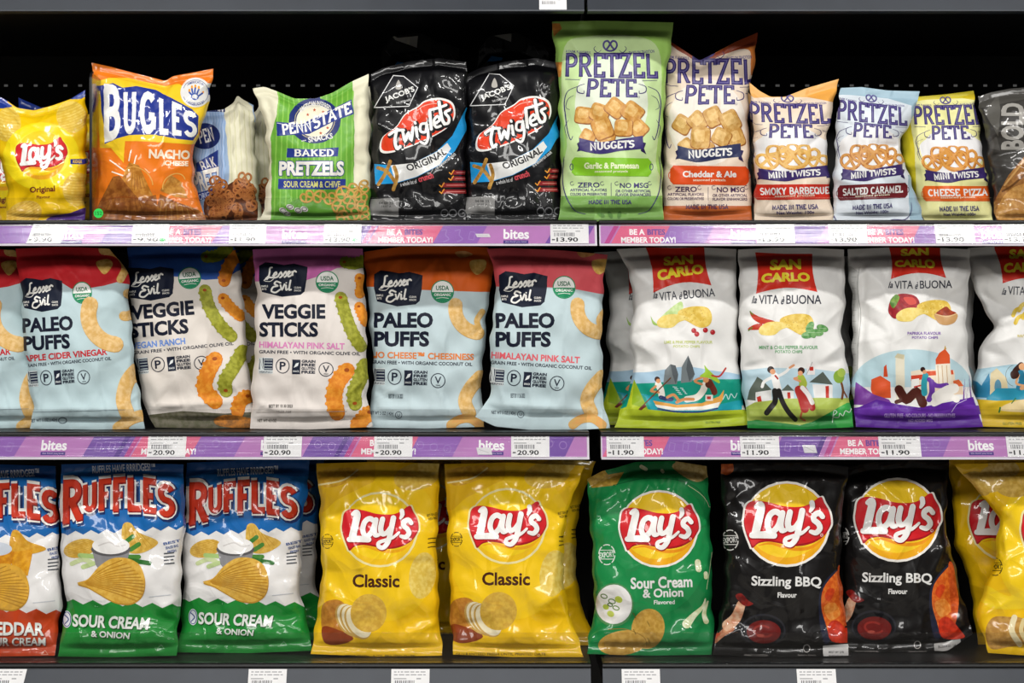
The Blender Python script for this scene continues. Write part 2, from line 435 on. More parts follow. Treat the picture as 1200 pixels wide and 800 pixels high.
class Bag(Art):
    def __init__(s, key, name, label, cat, row, L, R, T=(), B=(), col='#ffffff', y=.03, bulge=.036, back=.028, lean=.05,
                 st=.05, sb=.05, fin='gloss', seed=1, creases=(), nw=20, amp=1.3, fat=.45, group=None, seal=None, edge=1.):
        Art.__init__(s)
        s.key, s.name, s.label, s.cat, s.row, s.col, s.fin, s.group = key, name, label, cat, row, col, fin, group
        s.y, s.bulge, s.back, s.lean, s.st, s.sb, s.fat = y, bulge, back, lean, st, sb, fat
        s.seal = seal or col
        def curve(P, ax):
            P = np.array(P, float)
            t = (P[:, ax] - P[0, ax]) / (P[-1, ax] - P[0, ax])
            q = np.linspace(0, 1, 97); o = np.stack([np.interp(q, t, P[:, 0]), np.interp(q, t, P[:, 1])], 1)
            k = np.array([1, 2, 3, 2, 1]) / 9
            for i in (0, 1):
                e = np.pad(o[:, i], 2, mode='reflect', reflect_type='odd'); o[:, i] = np.convolve(e, k, 'valid')
            o[0], o[-1] = P[0], P[-1]
            return o
        s.Lc = curve(L[::-1], 1); s.Rc = curve(R[::-1], 1)       # bottom -> top
        s.Tc = curve([L[0], *T, R[0]], 0); s.Bc = curve([L[-1], *B, R[-1]], 0)
        s.w = R[0][0] - L[0][0]
        rnd = random.Random(seed)
        q = np.linspace(0, 1, 97)
        for c in (s.Lc, s.Rc):
            f = sum(k * np.sin(q * w_ + rnd.uniform(0, 6.3)) for k, w_ in ((.9, 17), (.8, 31), (.6, 52)))
            c[:, 0] += f * edge * np.clip(q * 12, 0, 1) * np.clip((1 - q) * 12, 0, 1)
        x0, x1 = min(p[0] for p in L), max(p[0] for p in R)
        y0, y1 = min(L[0][1], R[0][1]), max(L[-1][1], R[-1][1])
        w, h = x1 - x0, y1 - y0
        C = list(creases)
        for i in range(nw):
            q = rnd.random()
            if q < .30:      # fanning down from the top seal
                ax = x0 + w * rnd.uniform(.05, .95); C.append((ax, y0 + h * .04, ax + w * rnd.uniform(-.22, .22), y0 + h * rnd.uniform(.16, .34), rnd.uniform(2.2, 5.5), rnd.choice((-1, 1)) * rnd.uniform(.0018, .0040)))
            elif q < .50:    # up from the bottom seal
                ax = x0 + w * rnd.uniform(.05, .95); C.append((ax, y1 - h * .03, ax + w * rnd.uniform(-.2, .2), y1 - h * rnd.uniform(.12, .25), rnd.uniform(2.2, 5.5), rnd.choice((-1, 1)) * rnd.uniform(.0015, .0034)))
            elif q < .80:    # in from a side
                sd = rnd.random() < .5; ay = y0 + h * rnd.uniform(.2, .9)
                ax = x0 + w * .03 if sd else x1 - w * .03
                C.append((ax, ay, ax + (1 if sd else -1) * w * rnd.uniform(.14, .34), ay + h * rnd.uniform(-.12, .12), rnd.uniform(2.2, 5.5), rnd.choice((-1, 1)) * rnd.uniform(.0016, .0036)))
            else:            # shallow dents on the face
                ax, ay = x0 + w * rnd.uniform(.2, .8), y0 + h * rnd.uniform(.15, .85); an = rnd.uniform(0, 6.3)
                C.append((ax, ay, ax + w * .3 * math.cos(an), ay + w * .3 * math.sin(an), rnd.uniform(5, 10), rnd.choice((-1, 1)) * rnd.uniform(.001, .002)))
        s.creases = C; s.amp = amp; s.ph = [rnd.uniform(0, 6.3) for _ in range(8)]
        BAGS[key] = s
    def P(s, u, v):
        q = np.linspace(0, 1, 97)
        L = np.stack([np.interp(v, q, s.Lc[:, i]) for i in (0, 1)], -1); R = np.stack([np.interp(v, q, s.Rc[:, i]) for i in (0, 1)], -1)
        T = np.stack([np.interp(u, q, s.Tc[:, i]) for i in (0, 1)], -1); B = np.stack([np.interp(u, q, s.Bc[:, i]) for i in (0, 1)], -1)
        u, v = u[..., None], v[..., None]
        return (1 - u) * L + u * R + (1 - v) * B + v * T - ((1 - u) * (1 - v) * s.Lc[0] + u * (1 - v) * s.Rc[0] + (1 - u) * v * s.Lc[-1] + u * v * s.Rc[-1])
    def uv(s, p):
        w = max(abs(s.Rc[48, 0] - s.Lc[48, 0]), 10); h = max(abs(s.Lc[0, 1] - s.Lc[-1, 1]), 10)
        u = (p[..., 0] - s.Lc[48, 0]) / w; v = (s.Lc[0, 1] - p[..., 1]) / h
        for _ in range(40):
            r = p - s.P(u, v)
            u = np.clip(u + .8 * r[..., 0] / w, -.6, 1.6); v = np.clip(v - .8 * r[..., 1] / h, -.6, 1.6)
        return u, v
    def make(s):
        u, v = np.meshgrid(np.linspace(0, 1, NU + 1), np.linspace(0, 1, NV + 1), indexing='ij')
        p = s.P(u, v); x, y = p[..., 0], p[..., 1]
        t = np.clip((v - s.sb) / (1 - s.sb - s.st), 0, 1)
        F = np.clip(4 * u * (1 - u), 0, 1); tt = t ** .82; G = np.clip(4 * tt * (1 - tt), 0, 1); G = np.where(tt < .5, G ** 1.45, G)
        env = F ** s.fat * G ** .42
        a = s.ph
        d = s.bulge * env
        n = (np.sin(x * .071 + y * .043 + a[0]) + np.sin(-x * .052 + y * .085 + a[1]) + .6 * np.sin(x * .14 + y * .11 + a[2]) + .5 * np.sin(x * .19 - y * .16 + a[3])) * .0011
        for cx0, cy0, cx1, cy1, w, amp in s.creases:
            dx, dy = cx1 - cx0, cy1 - cy0; L = math.hypot(dx, dy) + 1e-6
            al = ((x - cx0) * dx + (y - cy0) * dy) / L / L
            pe = np.abs((x - cx0) * dy - (y - cy0) * dx) / L
            tp = np.where((al > -.15) & (al < 1), np.clip((al + .15) / .3, 0, 1) * np.clip(1 - al, 0, 1) ** .6, 0)
            n = n + amp * tp * np.exp(-(pe / w) ** 1.15)
        d = d + s.amp * n * np.clip(F * 4, 0, 1) * np.clip(G * 3, 0, 1)
        sealmask = (v > 1 - s.st) | (v < s.sb)
        d = d + np.where(sealmask, .0004 * np.sin(v * 640) + .0012 * np.sin(x * .11 + a[4]), 0) * np.clip(F * 6, 0, 1)
        d = np.where((u > 0) & (u < 1) & (v > 0) & (v < 1), np.maximum(d, .0006), 0)
        h = (s.Lc[0, 1] - y) / S
        fw = np.clip(v / .2, 0, 1); fw = fw * fw * (3 - 2 * fw)
        yw = s.y + s.bulge * (.42 + .58 * fw) + s.lean * h + .0022 * np.sin(y * .09 + a[5]) * (F < .9)
        X = np.stack(W(x, y, yw - d), -1)
        # the back of the bag
        db = s.back * F ** .5 * G ** .5 + s.bulge * .58 * (1 - fw) * F ** .3 * np.clip(v / .05, 0, 1)
        Xb = np.stack(W(x, y, yw + db), -1)
        zmin = min(X[..., 2].min(), Xb[..., 2].min()); dz = deck_z(s.row) + .0006 - zmin
        if abs(dz) > .006: print('BAG', s.key, 'moved by %.1f px' % (-dz * S))
        X[..., 2] += dz; Xb[..., 2] += dz
        org = np.array([X[..., 0].mean(), s.y + s.bulge, deck_z(s.row)])
        X -= org; Xb -= org
        def normals(X, sg):
            du = np.gradient(X, axis=0); dv = np.gradient(X, axis=1)
            n = np.cross(du, dv) * sg
            return n / np.maximum(np.linalg.norm(n, axis=-1, keepdims=True), 1e-12)
        N, Nb = normals(X, 1), normals(Xb, -1)
        # prints, cut along the film's own facets so that they lie on it
        T, K = s.soup()
        T, K = split_long(T, K, 9.)
        uu, vv = s.uv(T)
        T = np.stack([uu * NU, vv * NV], -1)
        ok = (T[..., 0].max(1) > 0) & (T[..., 0].min(1) < NU) & (T[..., 1].max(1) > 0) & (T[..., 1].min(1) < NV)
        T, K = T[ok], K[ok]
        T, K = split_grid(T, K, lambda q: q[..., 0]); T, K = split_grid(T, K, lambda q: q[..., 1])
        T, K = split_grid(T, K, lambda q: q[..., 0] - q[..., 1])
        c = T.mean(1)
        ok = (c[:, 0] > 0) & (c[:, 0] < NU) & (c[:, 1] > 0) & (c[:, 1] < NV)
        T, K, c = T[ok], K[ok], c[ok]
        i = np.clip(np.floor(c[:, 0]).astype(int), 0, NU - 1); j = np.clip(np.floor(c[:, 1]).astype(int), 0, NV - 1)
        upper = (c[:, 1] - j) > (c[:, 0] - i)            # triangle above the diagonal (0,0)-(1,1)
        if len(T):
            # a facet wholly under one shape becomes one triangle, and whatever lies beneath it is dropped
            tid = (i * NV + j) * 2 + upper
            ar = np.abs((T[:, 1, 0] - T[:, 0, 0]) * (T[:, 2, 1] - T[:, 0, 1]) - (T[:, 2, 0] - T[:, 0, 0]) * (T[:, 1, 1] - T[:, 0, 1])) / 2
            nk = len(s.prims) + 1
            g, first, inv = np.unique(tid * nk + K, return_index=True, return_inverse=True)
            full = np.bincount(inv, ar) > .4985
            top = np.full(NU * NV * 2, -1)
            np.maximum.at(top, g[full] // nk, g[full] % nk)
            keep = K > top[tid]
            ft = np.nonzero(top >= 0)[0]
            fi, fj, fup = ft // 2 // NV, ft // 2 % NV, ft % 2 == 1
            P0 = np.stack([fi, fj], -1).astype(float); P2 = P0 + 1
            P1 = np.where(fup[:, None], P0 + (0, 1), P0 + (1, 0))
            T = np.concatenate([T[keep], np.stack([P0, P1, P2], 1)]); K = np.concatenate([K[keep], top[ft]])
            i, j, upper = np.concatenate([i[keep], fi]), np.concatenate([j[keep], fj]), np.concatenate([upper[keep], fup])
        fu, fv = T[..., 0] - i[:, None], T[..., 1] - j[:, None]
        def lerp(X):
            a00, a10, a11, a01 = X[i, j][:, None], X[i + 1, j][:, None], X[i + 1, j + 1][:, None], X[i, j + 1][:, None]
            lo = a00 + (a10 - a00) * fu[..., None] + (a11 - a10) * fv[..., None]
            up = a00 + (a01 - a00) * fv[..., None] + (a11 - a01) * fu[..., None]
            return np.where(upper[:, None, None], up, lo)
        PP, PN = lerp(X), lerp(N)
        PN = PN / np.maximum(np.linalg.norm(PN, axis=-1, keepdims=True), 1e-12)
        g = np.cross(PP[:, 1] - PP[:, 0], PP[:, 2] - PP[:, 0]); flip = (g * PN[:, 0]).sum(-1) < 0
        PP[flip] = PP[flip][:, ::-1]; PN[flip] = PN[flip][:, ::-1]
        PP = PP + PN * (1.3e-4 + 3e-6 * K)[:, None, None]
        colors = [(s.col, None)] + [pr[:2] for pr in s.prims]
        jb, jt = int(round(s.sb * NV)), int(round((1 - s.st) * NV))
        root = empty(s.name, org); tag(root, s.label, s.cat, s.group)
        s.root = root
        idx = np.arange((NU + 1) * (NV + 1)).reshape(NU + 1, NV + 1)
        for nm, r0, r1 in (('bag_body', jb, jt), ('bottom_seal', 0, jb), ('top_seal', jt, NV)):
            if r1 <= r0: continue
            q = idx[:, r0:r1 + 1]; n_ = q.size
            q2 = np.arange(n_).reshape(q.shape)
            a_, b_, c_, d_ = q2[:-1, :-1].ravel(), q2[1:, :-1].ravel(), q2[1:, 1:].ravel(), q2[:-1, 1:].ravel()
            Ff = np.concatenate([np.stack([a_, b_, c_], 1), np.stack([a_, c_, d_], 1)])
            Vv = np.concatenate([X[:, r0:r1 + 1].reshape(-1, 3), Xb[:, r0:r1 + 1].reshape(-1, 3)])
            Nn = np.concatenate([N[:, r0:r1 + 1].reshape(-1, 3), Nb[:, r0:r1 + 1].reshape(-1, 3)])
            Fb = Ff[:, ::-1] + n_
            sel = (j >= r0) & (j < r1)
            pv, pn, pk = PP[sel].reshape(-1, 3), PN[sel].reshape(-1, 3), K[sel]
            used = [(s.seal if nm != 'bag_body' else s.col, None)]; slot = {used[0]: 0}
            mi = []
            cl = np.zeros(len(s.prims), int)
            for kk in np.unique(pk):
                cc = colors[kk + 1]
                if cc not in slot: slot[cc] = len(used); used.append(cc)
                cl[kk] = slot[cc]
            V_ = np.concatenate([Vv, pv]); N_ = np.concatenate([Nn, pn])
            F_ = np.concatenate([Ff, Fb, np.arange(len(pv)).reshape(-1, 3) + 2 * n_])
            mi = np.concatenate([np.zeros(len(Ff) + len(Fb), int), cl[pk] if len(pk) else np.zeros(0, int)])
            obj(nm, V_, F_, [film(c_[0], s.fin, c_[1]) for c_ in used], root, mi, N_)
        return root

def again(b, label, dx, dy, group=None, dz=0., rz=0.):
    """another bag of the same kind, standing dx, dy (metres) from the first"""
    r = b.root.copy(); COL.objects.link(r)
    r.location = Vector(b.root.location) + Vector((dx, dy, dz)); r.rotation_euler = (0, 0, rz)
    r['label'] = label; COPIES.append((r, b.key))
    if group: r['group'] = group
    elif 'group' in r: del r['group']
    for ch in b.root.children:
        c = ch.copy(); COL.objects.link(c); c.parent = r
    return r

# ------------------------------------------------------------------ the setting
tag(MB().box(-3.2, 3.2, -4.6, 1.2, -.02, 0).build('floor', plain('floor_tile', '#b9b5ae', .3, 0, .05, 6)), kind='structure')
wm = MB()
WY = .43
kx = (DC + WY) / DC / S
hz0, hz1 = ZC + (400 - 101.5) * kx, ZC + (400 - 98.5) * kx
wm.box(-3.2, 3.2, WY, WY + .004, 0, hz0); wm.box(-3.2, 3.2, WY, WY + .004, hz1, 2.4)
xe = -3.2
for i in range(-50, 51):
    cx = (720 + 17.4 * i - 600) * kx
    wm.box(xe, cx - 2.6 * kx, WY, WY + .004, hz0, hz1); xe = cx + 2.6 * kx
wm.box(xe, 3.2, WY, WY + .004, hz0, hz1)
tag(wm.build('wall_back', WALLM), kind='structure')
um = MB()
ux = (694 - 600) / S
um.box(ux - .018, ux + .018, WY - .0018, WY - .0005, 0, 2.4)
for i in range(48): um.box(ux - .004, ux + .004, WY - .0024, WY - .0017, .1 + i * .046, .125 + i * .046)
tag(um.build('upright_post', BLACK), 'black slotted steel upright behind the gap between the two shelf bays', 'shelf upright')

RAILY = {0: (13, -12), 1: (287.3, 263), 2: (537.3, 511), 3: (811, 784)}
DECKY = {0: -16.5, 1: 258.0, 2: 505.5, 3: 776.0}
BAYX = {1: ((-560, 699), (702, 1760)), 0: ((-560, 684), (688, 1760)), 2: ((-560, 690), (704, 1760)), 3: ((-560, 692), (706, 1760))}
RY0, RTAN = -.016, math.tan(math.radians(20.5))
RNY, RNZ = -math.cos(math.radians(20.5)), math.sin(math.radians(20.5))
def railpos(row):
    pb, pt = RAILY[row]
    z0 = ZC + (400 - pb) / S * (DC + RY0) / DC; hz = (pb - pt) / S
    def f(P, n=0.):
        P = np.asarray(P, float)
        t = (pb - P[..., 1]) / (pb - pt)
        y = RY0 + t * hz * RTAN
        x = (P[..., 0] - 600) / S * (DC + RY0) / DC
        n = np.asarray(n)
        return np.stack([x + 0 * t, y + n * RNY, z0 + t * hz + n * RNZ], -1)
    return f
def flat_print(name, a, box, col, pos, n0, thick, parent=None, fin='paper', skew=0):
    x0, y0, x1, y1 = box
    c = np.array([(x0 + skew, y0), (x1 + skew, y0), (x1 - skew, y1), (x0 - skew, y1)], float)
    V = np.concatenate([pos(c, n0), pos(c, n0 + thick)])
    F = [(0, 1, 2), (0, 2, 3), (4, 6, 5), (4, 7, 6)] + [q for i in range(4) for q in ((i, 4 + i, (i + 1) % 4), ((i + 1) % 4, 4 + i, 4 + (i + 1) % 4))]
    used = [(col, None)]; mi = [0] * len(F)
    if a is not None and a.prims:
        T, K = a.soup()
        for kk, pr in enumerate(a.prims):
            if pr[:2] not in used: used.append(pr[:2])
        cl = np.array([used.index(pr[:2]) for pr in a.prims])
        X = pos(T, (n0 + thick + 2e-5 + 3e-6 * K)[:, None] * np.ones(3))
        V2 = X.reshape(-1, 3)
        F = F + [tuple(q) for q in (np.arange(len(V2)).reshape(-1, 3) + 8)]
        V = np.concatenate([V, V2]); mi = mi + list(cl[K])
    o = np.array(V[:8].mean(0)); o[2] = V[:8, 2].min()
    if parent is None:
        ob = obj(name, V - o, F, [film(c_[0], fin, c_[1]) for c_ in used], None, mi); ob.location = o
    else: ob = obj(name, V, F, [film(c_[0], fin, c_[1]) for c_ in used], parent, mi)
    return ob

WHERE = {0: 'topmost shelf', 1: 'upper shelf', 2: 'middle shelf', 3: 'lowest shelf'}
WHAT = {0: 'empty looking underside above every bag', 1: 'carrying pretzel and corn snack bags', 2: 'carrying pastel puff bags and white chip bags', 3: 'carrying large glossy chip bags'}
for row in (0, 1, 2, 3):
    zt = ZC + (400 - DECKY[row]) / S
    for bay, (xa, xb) in enumerate(BAYX[row]):
        x0, x1 = (xa - 600) / S, (xb - 600) / S
        side = ('the wider bay', 'the bay past the dark gap')[bay]
        t = empty('shelf', ((x0 + x1) / 2, 0, zt)); off = ((x0 + x1) / 2, 0, zt)
        what = {0: ('black shelf with a bare grey front rail above the orange corn snack bag', 'black shelf with a bare grey front rail above the small pretzel bags'),
                1: ('black shelf under the corn snack and black twig snack bags', 'black shelf under the row of four small pretzel bags'),
                2: ('black shelf under the pastel puff and veggie stick bags', 'black shelf under the white potato chip bags with red flags'),
                3: ('black shelf under the blue topped ridged chip bags', 'black shelf under the green and black glossy chip bags')}[row][bay]
        tag(t, what, 'shelf', 'gondola shelves')
        MB().box(x0, x1, .002, WY - .003, zt - .022, zt).build('deck', DECK, t, off)
        r = .004
        MB().prism([(.0018, zt), (-.004, zt), (-.007, zt - .0015), (-.008, zt - .004), (-.007, zt - .0062), (.0018, zt - .0066)], x0, x1).build('front_lip', BLACK, t, off)
        pos = railpos(row)
        pb, pt = RAILY[row]
        a = pos(np.array([(0, pb), (0, pt)]))
        (_, yb_, zb_), (_, yt_, zt_) = a
        mb = MB().prism([(yb_, zb_), (yt_, zt_), (.0016, zt_ + .001), (.0016, zb_)], x0, x1)
        mb.prism([(yb_ - .0038, zb_ - .0008), (yb_ - .0038, zb_ + .0014), (yb_ + .001, zb_ + .0014), (yb_ + .001, zb_ - .0008)], x0, x1)
        mb.build('ticket_rail', RAILGREY if row in (0, 3) else film('#d9d3dc', 'satin'), t, off)
        if row in (1, 2):
            q = pos(np.array([(0, pb - 1.2), (0, pt + .2)]), .0032); q2 = pos(np.array([(0, pb - 1.2), (0, pt + .2)]), .0038)
            MB().prism([tuple(q[0][1:]), tuple(q[1][1:]), tuple(q2[1][1:]), tuple(q2[0][1:])], x0 + .002, x1 - .002).build('clear_rail_cover', COVER, t, off)
        if row:
            gz = {1: 231.5, 2: 479.5, 3: 741.5}[row]
            MB().box(x0 + .003, x1 - .003, .0022, .0042, zt + .0002, ZC + (400 - gz) / S).build('clear_front_guard', GUARD, t, off)
        for sx in (x0 + .0012, x1 - .0012):
            MB().prism([(.01, zt - .0222), (WY - .003, zt - .0222), (WY - .003, zt - .031), (.30, zt - .031), (.01, zt - .026)], sx - .0011, sx + .0011).build('end_bracket', BLACK, t, off)

# promotional paper strips behind the clear covers
def promo(row, x0, x1, bites, members, label):
    a = Art(); yt, yb = RAILY[row][1] + 1.2, RAILY[row][0] - 2
    h = yb - yt
    def para(c, xa, xb, k=1.0):
        xa_, xb_ = max(xa, x0 + 6), min(xb, x1 - 6)
        if xb_ - xa_ > 3:
            sl = [(xa_ + 6, yt), (xb_ + 6, yt), (xb_ - 6, yb), (xa_ - 6, yb)]
            a.poly(c, [(min(max(p, x0), x1), q) for p, q in sl])
    ev = sorted([(x, 'b') for x in bites] + [(x, 'm') for x in members])
    for x, k in ev:
        if k == 'b':
            para('#7d55ab', x + 40, x + 92); para('#9a68bb', x - 92, x - 40)
            for qx in (x + 52, x + 68, x + 84, x - 84, x - 68, x - 52):
                if x0 + 8 < qx < x1 - 8:
                    r = (qx * 7.3) % 3
                    if r < 1: a.ring('#a884c8', qx, yt + 8 + (qx % 7), 4.2, 4.2, .8)
                    elif r < 2: a.line('#a884c8', [(qx - 4, yt + 16), (qx - 2, yt + 7), (qx + 4, yt + 8), (qx + 2, yt + 17), (qx - 4, yt + 16)], .8, sm=False)
                    else: a.line('#a884c8', [(qx - 4, yt + 6), (qx + 2, yt + 5), (qx + 1, yt + 11), (qx + 5, yt + 16), (qx - 1, yt + 19)], 1.2)
        else:
            para('#e36c90', x - 38, x + 42); para('#c04d92', x - 46, x - 40); para('#5d3a8e', x - 58, x - 52)
    for x, k in ev:
        if k == 'b' and x0 + 16 < x < x1 - 16:
            a.text('#ffffff', 'bites', x - 15, yt + 4, x + 15, yt + 16, off=.03)
            a.rect('#4c3487', x - 15, yt + 17.5, x + 14, yt + 21.3); a.text('#d8c8ea', 'the food you love', x - 13, yt + 18.2, x + 12, yt + 20.6, off=.0)
        if k == 'm' and x0 + 32 < x < x1 - 32:
            a.text('#ffffff', 'BE A', x - 22, yt + 4, x - 4, yt + 11, off=.04); a.text('#6d4aa0', 'BITES', x - 1, yt + 4, x + 20, yt + 11, off=.04)
            a.text('#ffffff', 'MEMBER TODAY!', x - 32, yt + 13.5, x + 32, yt + 20.5, off=.04)
    o = flat_print('promo_strip', a, (x0, yt, x1, yb), '#c183c2', railpos(row), .0004, .0003)
    tag(o, label, 'paper strip', 'promotional strips in the shelf rails')
promo(1, -40, 697, (82, 345, 605), (-20, 215, 475), 'purple and pink promotional paper strip glared over under the orange corn snack bag')
promo(1, 704, 1260, (872, 1166), (760, 1040), 'purple and pink promotional paper strip glared over under the small pretzel bags')
promo(2, -40, 688, (62, 320, 576), (-55, 197, 455), 'purple and pink promotional paper strip under the pastel puff bags')
promo(2, 706, 1260, (872, 1151), (745, 1017), 'purple and pink promotional paper strip under the white chip bags with red flags')

# shelf edge price tickets
def ticket(row, x0, x1, price, label, y0=None, y1=None, skew=0, dotted=False):
    a = Art(); pb, pt = RAILY[row]
    y0 = pt - 1.5 if y0 is None else y0; y1 = pb - 1.8 if y1 is None else y1
    w, h = x1 - x0, y1 - y0
    X = lambda f, g: (x0 + f * w + skew * (1 - 2 * g), y0 + g * h)
    def bar(f0, f1, g, t, c='#a9a9ac'):
        (xa, ya), (xb, yb) = X(f0, g), X(f1, g); a.line(c, [(xa, ya), (xb, yb)], t, caps=False)
    rnd = random.Random(int(x0 * 3 + row))
    for g in (.12, .24):
        f = .07
        while f < .86:
            e = min(f + rnd.uniform(.05, .16), .9); bar(f, e, g, h * .042); f = e + .03
    bar(.07, .40, .40, h * .04, '#a9a9ab'); bar(.66, .78, .40, h * .05)
    f = .10
    while f < .62:
        e = f + rnd.uniform(.012, .035); (xa, ya), (xb, yb) = X(f, .56), X(e, .56)
        a.poly('#808084', [(xa, ya - h * .09), (xb, yb - h * .09), (xb, yb + h * .09), (xa, ya + h * .09)]); f = e + rnd.uniform(.012, .03)
    if price:
        (xa, ya) = X(.05, .70); bar(.04, .12, .82, h * .06, '#55555a')
        a.text('#1d1d22', price, x0 + .16 * w - skew * .6, y0 + .71 * h, x0 + .72 * w - skew * .6, y0 + .92 * h, off=.02)
    if dotted: a.ell('#3fd06a', x0 + .84 * w, y0 + .82 * h, 3.6, 2.2)
    o = flat_print('price_ticket', a, (x0, y0, x1, y1), '#f6f5f5', railpos(row), .0012 if row in (1, 2) else .0006, .0004, skew=skew)
    tag(o, label, 'price ticket', 'price tickets in the shelf rails')
ticket(1, 34, 74, '9.90', 'tilted white price ticket under the small yellow chip bag', skew=3)
ticket(1, 154, 197, '9.90', 'white price ticket with green mark under the orange corn snack bag', dotted=True)
ticket(1, 268, 311, '11.90', 'white price ticket under the blue striped pretzel bag')
ticket(1, 379, 423, '13.90', 'white price ticket under the green striped pretzel bag', dotted=True)
ticket(1, 645, 690, '13.90', 'white price ticket under the tall pale green nuggets bag')
ticket(1, 887, 932, '13.90', 'white price ticket under the peach pretzel twists bag')
ticket(1, 972, 1017, '13.90', 'white price ticket under the pale blue pretzel twists bag')
ticket(1, 1097, 1143, '13.90', 'white price ticket under the yellow pretzel twists bag')
ticket(1, 1176, 1222, '13.90', 'white price ticket under the dark grey bread snack bag')
ticket(2, 172, 217, '20.90', 'white price ticket under the blue topped veggie sticks bag')
ticket(2, 308, 353, '20.90', 'white price ticket under the pink topped veggie sticks bag')
ticket(2, 438, 483, '20.90', 'white price ticket under the orange topped puffs bag')
ticket(2, 599, 644, '20.90', 'white price ticket under the coral topped puffs bag')
ticket(2, 711, 755, '11.90', 'white price ticket under the lime bottomed chip bag')
ticket(2, 868, 914, '11.90', 'white price ticket under the green bottomed chip bag')
ticket(2, 1031, 1080, '11.90', 'white price ticket under the purple bottomed chip bag')
ticket(2, 1181, 1227, '11.90', 'white price ticket under the yellow bottomed chip bag')
ticket(3, -18, 27, '', 'white price ticket under the red bottomed ridged chip bag', 786, 812, skew=2)
ticket(3, 290, 335, '', 'white price ticket between the green bottomed ridged bag and yellow chip bag', 786, 812)
ticket(3, 458, 503, '', 'white price ticket under the first glossy yellow chip bag', 786, 812)
ticket(3, 729, 774, '', 'white price ticket under the glossy green chip bag', 786, 812)
ticket(3, 935, 981, '', 'white price ticket under the black chip bags', 786, 812)
ticket(0, 632, 664, '', 'white price ticket on the topmost bare grey rail', -10, 13)
for row, x0, y0, x1, y1, lab in ((1, 558, 274, 574, 278, 'torn white paper scrap on the strip under the black twig snack bags'), (2, 559, 525, 576, 533, 'torn white paper scrap on the strip under the puff bags'), (2, 942, 522, 957, 531, 'torn white paper scrap on the strip under the white chip bags')):
    a = Art(); a.line('#bdbdbd', [(x0 + 2, y0 + 2), (x1 - 3, y1 - 2)], .6)
    tag(flat_print('paper_scrap', a, (x0, y0, x1, y1), '#e4e2e4', railpos(row), .0012, .0002, skew=-1), lab, 'paper scrap')

# divider plate and its neighbours on the upper shelf
zt = deck_z(1)
dx = (104.6 - 600) / S
t = empty('shelf_divider', (dx, .02, zt)); tag(t, 'thin clear shelf divider with a dark front edge beside the small yellow chip bag', 'shelf divider')
top = ZC + (400 - 83) / S
P_ = [(.010, zt + .0005), (.36, zt + .0005), (.36, zt + .10), (.16, top - .005), (.018, top - .001), (.0125, top - .005)]
MB().prism(P_, dx - .0006, dx + .0006).build('clear_panel', GUARD, t, (dx, .02, zt))
MB().prism([(.007, zt + .0005), (.0098, zt + .0005), (.0098, top - .010), (.0122, top - .0044), (.0178, top - .0008), (.0174, top + .002), (.011, top - .0015), (.007, top - .008)], dx - .0018, dx + .0018).build('front_edge', plain('smoky_plastic', '#17181a', .2), t, (dx, .02, zt))
a = Art(); a.text('#1c7a35', '152', 111.5, 247.5, 119.5, 252)
ar = [(115.3 + 5.6 * math.cos(q), 249.8 + 5.6 * math.sin(q)) for q in np.linspace(0, 2 * math.pi, 25)[:-1]]
V = [W(p[0], p[1], .0016) for p in ar] + [W(p[0], p[1], .0012) for p in ar]
cz = np.array(W(115.3, 249.8, .0016)); V = [np.array(v) - cz for v in V]
n = 24
F = [tuple(range(n)), tuple(range(2 * n - 1, n - 1, -1))] + [(i, (i + 1) % n, n + (i + 1) % n, n + i) for i in range(n)]
Tt, Kt = a.soup(); Vt = [np.array(W(p[0], p[1], .0011)) - cz for p in Tt.reshape(-1, 2)]
F += [tuple(2 * n + 3 * i + k for k in range(3)) for i in range(len(Tt))]
o = obj('price_sticker', V + Vt, F, [film('#2fd457', 'paper'), film('#1c7a35', 'paper')], None, [0] * (n + 2) + [1] * len(Tt)); o.location = cz
tag(o, 'round bright green sticker on the clear guard before the orange corn snack bag', 'sticker')

